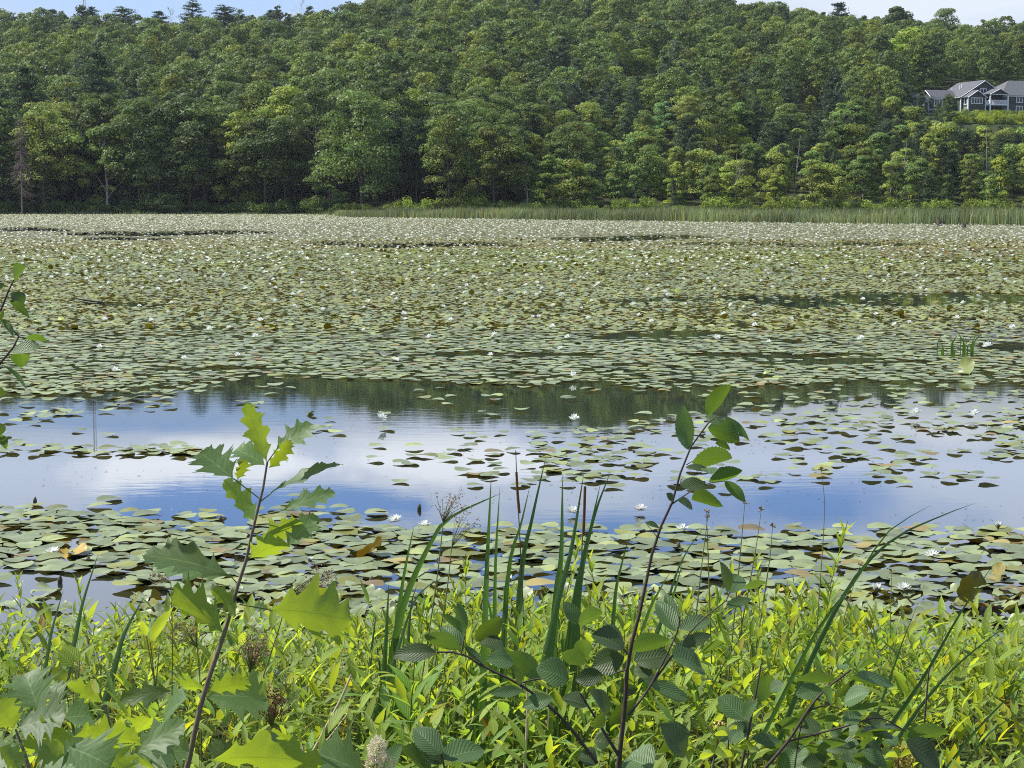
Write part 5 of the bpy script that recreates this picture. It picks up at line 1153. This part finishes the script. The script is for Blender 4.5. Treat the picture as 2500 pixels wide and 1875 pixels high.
# ------------------------------------------------------------------ cattails, sedges, rushes
def pix_blade(mb, T, pts, D, wpx, C=(1, 1, 1), dd=0.0, face=None):
    P = [at(*T(q), D + dd * i) for i, q in enumerate(pts)]; e = P[0]; d = nrm(P[0] - P[1]); zt = float(terrw(e[0], e[1]))
    if e[2] > zt + .02:
        L_ = min(1.2, (e[2] - zt) / max(.35, -d[2] if d[2] < 0 else .35)); P = [e + d * L_] + P
    blade(mb, P, wpx * D * KY / F, face=face if face is not None else (rng.uniform(-.5, .5), -1, .1), C=C, m=20, taper=.8)
D6 = 3.15
cat_ = [[([(470, 1700), (485, 1000), (510, 438)], 13), ([(520, 1700), (525, 900), (545, 490)], 9), ([(545, 1700), (575, 900), (635, 640), (670, 488)], 12), ([(600, 1700), (630, 900), (680, 620), (737, 365)], 12), ([(560, 1700), (520, 1100), (470, 880)], 10)],
        [([(740, 1700), (775, 1000), (800, 780), (806, 438)], 14), ([(690, 1700), (770, 1050), (840, 760), (895, 430)], 13), ([(760, 1700), (850, 1000), (905, 740), (965, 470)], 11), ([(830, 1700), (870, 960), (930, 640), (1006, 425)], 13), ([(880, 1700), (800, 1100), (770, 1000)], 12)],
        [([(60, 1700), (70, 1400), (140, 1000), (260, 720), (345, 615), (550, 518)], 13), ([(90, 1700), (100, 1250), (140, 900), (190, 648)], 11), ([(10, 1700), (60, 1300), (85, 880)], 11), ([(-10, 1700), (0, 1300), (32, 1010)], 9), ([(140, 1700), (170, 1050), (200, 900)], 9), ([(110, 1200), (200, 950), (340, 850)], 7)],
        [([(985, 1700), (1020, 1000), (1050, 820), (1085, 692)], 10), ([(1060, 1400), (1150, 1050), (1220, 900), (1255, 845)], 12), ([(1130, 1500), (1180, 1150), (1260, 960), (1305, 800)], 12), ([(1200, 1100), (1300, 800), (1405, 645)], 7), ([(640, 1700), (740, 1150), (830, 800)], 11)],
        [([(380, 1540), (440, 1480), (480, 1410)], 13), ([(195, 1490), (225, 1350), (262, 1230)], 12), ([(330, 1700), (370, 1400), (385, 1230)], 8), ([(420, 1700), (440, 1300), (470, 1150)], 12), ([(560, 1700), (600, 1400), (640, 1270)], 12)]]
labs = ['cattail clump with tall upright leaves at the centre of the bank', 'cattail clump with crossing leaves right of the tall brown stalk', 'cattail clump with one long leaf bent to the right over the lilies', 'cattail leaves rising beside the alder stem', 'short cattail leaves low in the bank growth below the alder branch']
for k, rows in enumerate(cat_):
    lf = MB(); sp_m = MB(); st = MB(); Dk = D6 + (k % 3) * .12
    for pts, w_ in rows: pix_blade(lf, T_ald, pts, Dk + rng.uniform(-.1, .1), w_ * 1.45, C=np.array([1, 1, 1]) * rng.uniform(.75, 1.2))
    for i in range(17):
        b0 = rows[int(rng.integers(len(rows)))][0][0]; x0 = b0[0] + rng.uniform(-50, 60); h = rng.uniform(1050, 1350); pix_blade(lf, T_ald, [(x0, 1700), (x0 + rng.uniform(-10, 40), 1400), (x0 + rng.uniform(-30, 80), h)], Dk + rng.uniform(-.15, .2), rng.uniform(6, 13), C=np.array([1.2, 1.2, 1]) * rng.uniform(.7, 1.3))
    parts = [('leaves', lf, M['blade'])]
    if k == 0:
        pix_tube(st, T_ald, [(662, 1700), (650, 1200), (628, 700), (615, 440), (611, 340)], Dk, .0035, .0014); pix_tube(sp_m, T_ald, [(626, 600), (619, 520), (614, 430)], Dk, .0044, .0036, 8, False); parts += [('stalk', st, M['alderstem']), ('seed_spike', sp_m, M['cattail'])]
    if k == 1:
        pix_tube(st, T_ald, [(868, 1700), (875, 1100), (888, 700), (899, 488)], Dk, .004, .002); pix_tube(sp_m, T_ald, [(892, 690), (896, 590), (899, 490)], Dk, .0048, .0042, 8, False); parts += [('stalk', st, M['stem']), ('seed_spike', sp_m, M['cattail'])]
    thing_from('cattail_plant', labs[k], 'cattail', parts, 'cattails on the bank')
lf = MB()
for pts, w_ in (([(360, 830), (400, 600), (490, 280)], 9), ([(575, 690), (640, 380), (760, 0)], 10), ([(880, 900), (960, 620), (1115, 335)], 12), ([(700, 1250), (780, 1000), (820, 900)], 9)): pix_blade(lf, T_low, pts, 3.3, w_ * 3.0 / 1.8 * 1.0 / 1.0 * 1.702 / 3.16 * 1.9)
thing_from('cattail_plant', 'scattered dark cattail leaves standing in the left bank growth', 'cattail', [('leaves', lf, M['blade'])], 'cattails on the bank')
D7 = 2.7
sed = [([(620, 1700), (850, 1100), (1100, 620), (1330, 380), (1600, 250), (1790, 178)], 13, 'long arching sedge blade bending right over the water'), ([(560, 1560), (900, 900), (1100, 640), (1300, 340), (1548, 188)], 12, 'sedge blade left of the long arching one, ending higher on the lilies'),
       ([(1260, 1500), (1500, 1150), (1700, 800), (1905, 498)], 12, 'straight dark sedge blade pointing up at the folded pad'), ([(1330, 1530), (1500, 1290), (1700, 1070), (1990, 840)], 12, 'sedge blade sloping low to the right edge'), ([(1600, 1700), (1800, 1440), (2090, 1150)], 12, 'thick sedge blade leaning out of the lower right corner'), ([(250, 1330), (400, 1050), (540, 828)], 8, 'short dark sedge blade beside the pale alder leaves'),
       ([(1330, 1100), (1390, 930), (1468, 738)], 8, 'short dark blade in front of the large water lily at the right'), ([(1680, 1720), (1850, 1480), (2090, 1310)], 7, 'lowest thin sedge blade in the lower right corner')]
for pts, w_, lab in sed:
    lf = MB(); pix_blade(lf, T_rt, pts, D7 + rng.uniform(-.1, .1), w_ * 1.0, C=(.8, .85, .9)); tag(lf.obj('sedge_blade', M['blade']), lab, 'sedge', 'long sedge blades on the right')
rush = [([(880, 1200), (900, 900), (944, 250), (928, -5)], 'tall dark rush stem crossing the water right of the alder'), ([(465, 560), (480, 400), (500, 175)], 'thin rush with a small tuft below the alder leaves'), ([(520, 660), (560, 440), (592, 218)], 'thin rush leaning right beside the rush below the alder leaves'), ([(245, 650), (268, 450), (292, 262)], 'thin rush left of the alder shrub'), ([(300, 640), (292, 400), (285, 225)], 'very thin upright rush crossing another one'),
        ([(985, 1130), (1060, 800), (1145, 520)], 'dark thin rush stem between the long sedge blades'), ([(1308, 1260), (1312, 900), (1320, 560)], 'pale straight rush left of the large water lily'), ([(620, 620), (640, 480), (655, 310)], 'short rush with a brown tip among the lily pads'), ([(480, 1000), (480, 800), (475, 700)], 'short dark rush stem in the middle bank growth')]
for pts, lab in rush:
    st = MB(); hd = MB(); Pq = pix_tube(st, T_rt, pts, 3.5, .0028, .0009, 5)
    for i in range(7): d = nrm(rng.normal(size=3) + [0, 0, .6]); tube(hd, [Pq[-1], Pq[-1] + d * .012], [.0014, .0022], 4)
    thing_from('rush_stem', lab, 'rush', [('stem', st, M['stem']), ('seed_head', hd, M['seed'])], 'thin rush stems')
# woolgrass / joe-pye seed heads
def seedhead(T, k, base, hub, head, rad, n, D, lab, dens=5, colr=(1, 1, 1)):
    st = MB(); hd = MB(); Hb = at(*T(hub), D); r = rad / k * D * KY / F; pix_tube(st, T, [base, ((base[0] + hub[0]) / 2 + 4, (base[1] + hub[1]) / 2), hub], D, .0024, .0014, 5); Hc = at(*T(head), D)
    for i in range(n):
        d = nrm(rng.normal(size=3)) * r * rng.random() ** .45 * [1.1, 1.1, .8]; e = Hc + d; tube(st, [Hb, (Hb + e) / 2 + [0, 0, r * .15], e], [.0009, .0007, .0004], 3)
        for j in range(dens):
            q = e + rng.normal(size=3) * r * .10; s = rng.uniform(.0018, .0034); a = rng.normal(size=3); quads(hd, np.array([q, q]), np.array([a, np.cross(a, [0.3, .5, 1])]), s, np.tile(np.array(colr) * rng.uniform(.4, 1.6), (2, 1)), 1.1)
    thing_from('seed_head_plant', lab, 'seed head', [('stems', st, M['stem']), ('seed_clusters', hd, M['seed'])], 'dry brown seed heads')
seedhead(T_ald, 1.702, (250, 1100), (310, 640), (345, 560), 85, 26, 3.1, 'airy brown seed head in front of the water left of the cattails', 6)
seedhead(T_ald, 1.702, (300, 1080), (345, 740), (400, 640), 60, 16, 3.15, 'smaller brown seed head just below the airy one beside the bent leaf')
seedhead(T_oak, 1.793, (640, 1180), (720, 910), (865, 840), 85, 40, 3.0, 'brown seed head drooping right of the oak sapling above its large leaf', 9)
seedhead(T_oak, 1.793, (500, 1640), (560, 1250), (580, 1120), 95, 60, 2.9, 'dense tan seed head right of the oak stem below the large leaf', 10)
seedhead(T_oak, 1.793, (520, 1700), (650, 1480), (650, 1370), 85, 60, 2.7, 'dark purple-brown seed head low in the left bank growth', 10, (.45, .3, .3))
seedhead(T_oak, 1.793, (340, 1400), (325, 1130), (265, 1050), 90, 40, 3.1, 'brown umbrella shaped seed head left of the oak stem', 7)
seedhead(T_oak, 1.793, (215, 1300), (210, 850), (160, 825), 45, 20, 3.2, 'small tan seed head below the dark oak leaf over the water', 8)
seedhead(T_oak, 1.793, (150, 1760), (190, 1660), (180, 1600), 80, 40, 2.5, 'dark seed head at the bottom edge left of the oak stem', 9, (.4, .3, .3))
seedhead(T_rt, 2.288, (1400, 1720), (1380, 1640), (1370, 1600), 90, 50, 2.3, 'yellow-green flower cluster at the bottom edge in the lower right', 9, (2.0, 2.2, .8))
seedhead(T_rt, 2.288, (330, 1600), (350, 1470), (350, 1430), 45, 24, 2.3, 'small pale green flower cluster above the rounded leaves', 7, (2.0, 2.4, 1.4))
# dead straw stalks
for i, (a, b, lab) in enumerate([((640, 1740), (660, 1340), 'thick pale dead stalk below the tall brown cattail stalk'), ((900, 1460), (1000, 1250), 'pale leaning dead stalk in the left bank growth'), ((780, 1700), (790, 1560), 'short broken pale stalk at the bottom edge left'), ((740, 1330), (745, 1500), 'whitish dry stalk hanging among the alder leaves')]):
    T = T_ald if i in (0, 3) else T_oak; st = MB(); pix_tube(st, T, [a, ((a[0] + b[0]) / 2 + 5, (a[1] + b[1]) / 2), b], 2.75, .0045 if i != 3 else .002, .003 if i != 3 else .0015, 6, a[1] > b[1]); tag(st.obj('dead_stalk', M['straw']), lab, 'dead stalk')
st = MB(); st2 = MB(); pix_tube(st, T_oak, [(985, 1420), (900, 1530), (800, 1640)][::-1], 2.8, .003, .002, 5)
tag(st.obj('dead_stalk', M['straw']), 'pale straw stalk crossing the plants left of the white fluffy flower', 'dead stalk')
# fluffy cream flower head at the bottom edge
fl = MB(); st = MB(); c0 = at(921, 1832, 1.6)
for i in range(900):
    u_ = rng.random(); d = nrm(rng.normal(size=3)); rr_ = np.array([.0135, .0135, .021]) * rng.uniform(.75, 1.1); p = c0 + d * rr_; v = rng.uniform(.55, 1.15)
    q = p + d * .003 + rng.normal(size=3) * .0012; s_ = nrm(np.cross(d, rng.normal(size=3))) * .0009; fl.add([p - s_, p + s_, q], [[0, 1, 2]], None, np.array([1.25, 1.22, 1.15]) * v)
for cc_, rr0 in ((c0 + [.014, 0, -.022], .012), (c0 + [-.008, 0, -.024], .011), (c0, .0115)):
    for i in range(330):
        d = nrm(rng.normal(size=3)); p = cc_ + d * rr0 * rng.uniform(.7, 1) * [1, 1, 1.15 if rr0 != .0115 else 1.5]; q = p + d * .003; s_ = nrm(np.cross(d, rng.normal(size=3))) * .0012; fl.add([p - s_, p + s_, q], [[0, 1, 2]], None, np.array([1.2, 1.12, .9]) * rng.uniform(.5, 1.1))
tube(st, [(c0[0] + .03, c0[1] + .05, float(terrw(c0[0], c0[1])) - .02), c0 - [0, 0, .3], c0 - [0, 0, .01]], [.003, .0025, .002], 6)
thing_from('fluffy_flower', 'cream coloured fluffy flower head at the bottom edge', 'flower', [('flower_head', fl, M['fluff']), ('stem', st, M['stem'])])
# broad-leaved plants in the left bank growth
for i, (bx, by, rows, lab) in enumerate([(570, 1180, [(560, 875, 445, 740, 95, 'g'), (615, 830, 480, 695, 75, 'g'), (500, 1010, 400, 865, 80, 'd')], 'plant with pale pointed leaves in the left bank growth'), (100, 1000, [(90, 950, 60, 815, 100, 'y'), (70, 880, 0, 870, 60, 'g'), (170, 1080, 10, 985, 50, 'y')], 'plant with rounded yellow-green leaves at the left edge of the bank'), (1200, 800, [(1160, 690, 1310, 405, 75, 'y'), (1130, 640, 1090, 510, 60, 'y'), (1230, 720, 1245, 560, 60, 'g')], 'broad leaved yellow-green plant standing above the bank left of the oak stem')]):
    lf = MB(); st = MB(); pix_leaves(lf, T_low, 3.16, 2.9, rows, 'lance', fold=.2)
    for q in rows: pix_tube(st, T_low, [(bx, by + 250), (q[0], q[1])], 2.9, .002, .0015, 5)
    thing_from('broad_leaf_plant', lab, 'plant', [('leaves', lf, M['lance']), ('stems', st, M['stem'])])

# ------------------------------------------------------------------ air
hz = MB(); box(hz, -3700, 3700, -900, 8200, -3, 125)
hm, n, l = new_mat('hazy_air'); o = n.new('ShaderNodeOutputMaterial'); pv = n.new('ShaderNodeVolumePrincipled'); pv.inputs['Color'].default_value = (.80, .88, 1.0, 1); pv.inputs['Density'].default_value = .00005; pv.inputs['Anisotropy'].default_value = .2
l.new(pv.outputs[0], o.inputs['Volume']); ho = hz.obj('haze', hm, smooth=False); tag(ho, 'thin summer haze over the pond and the hillside', 'haze', kind='stuff')
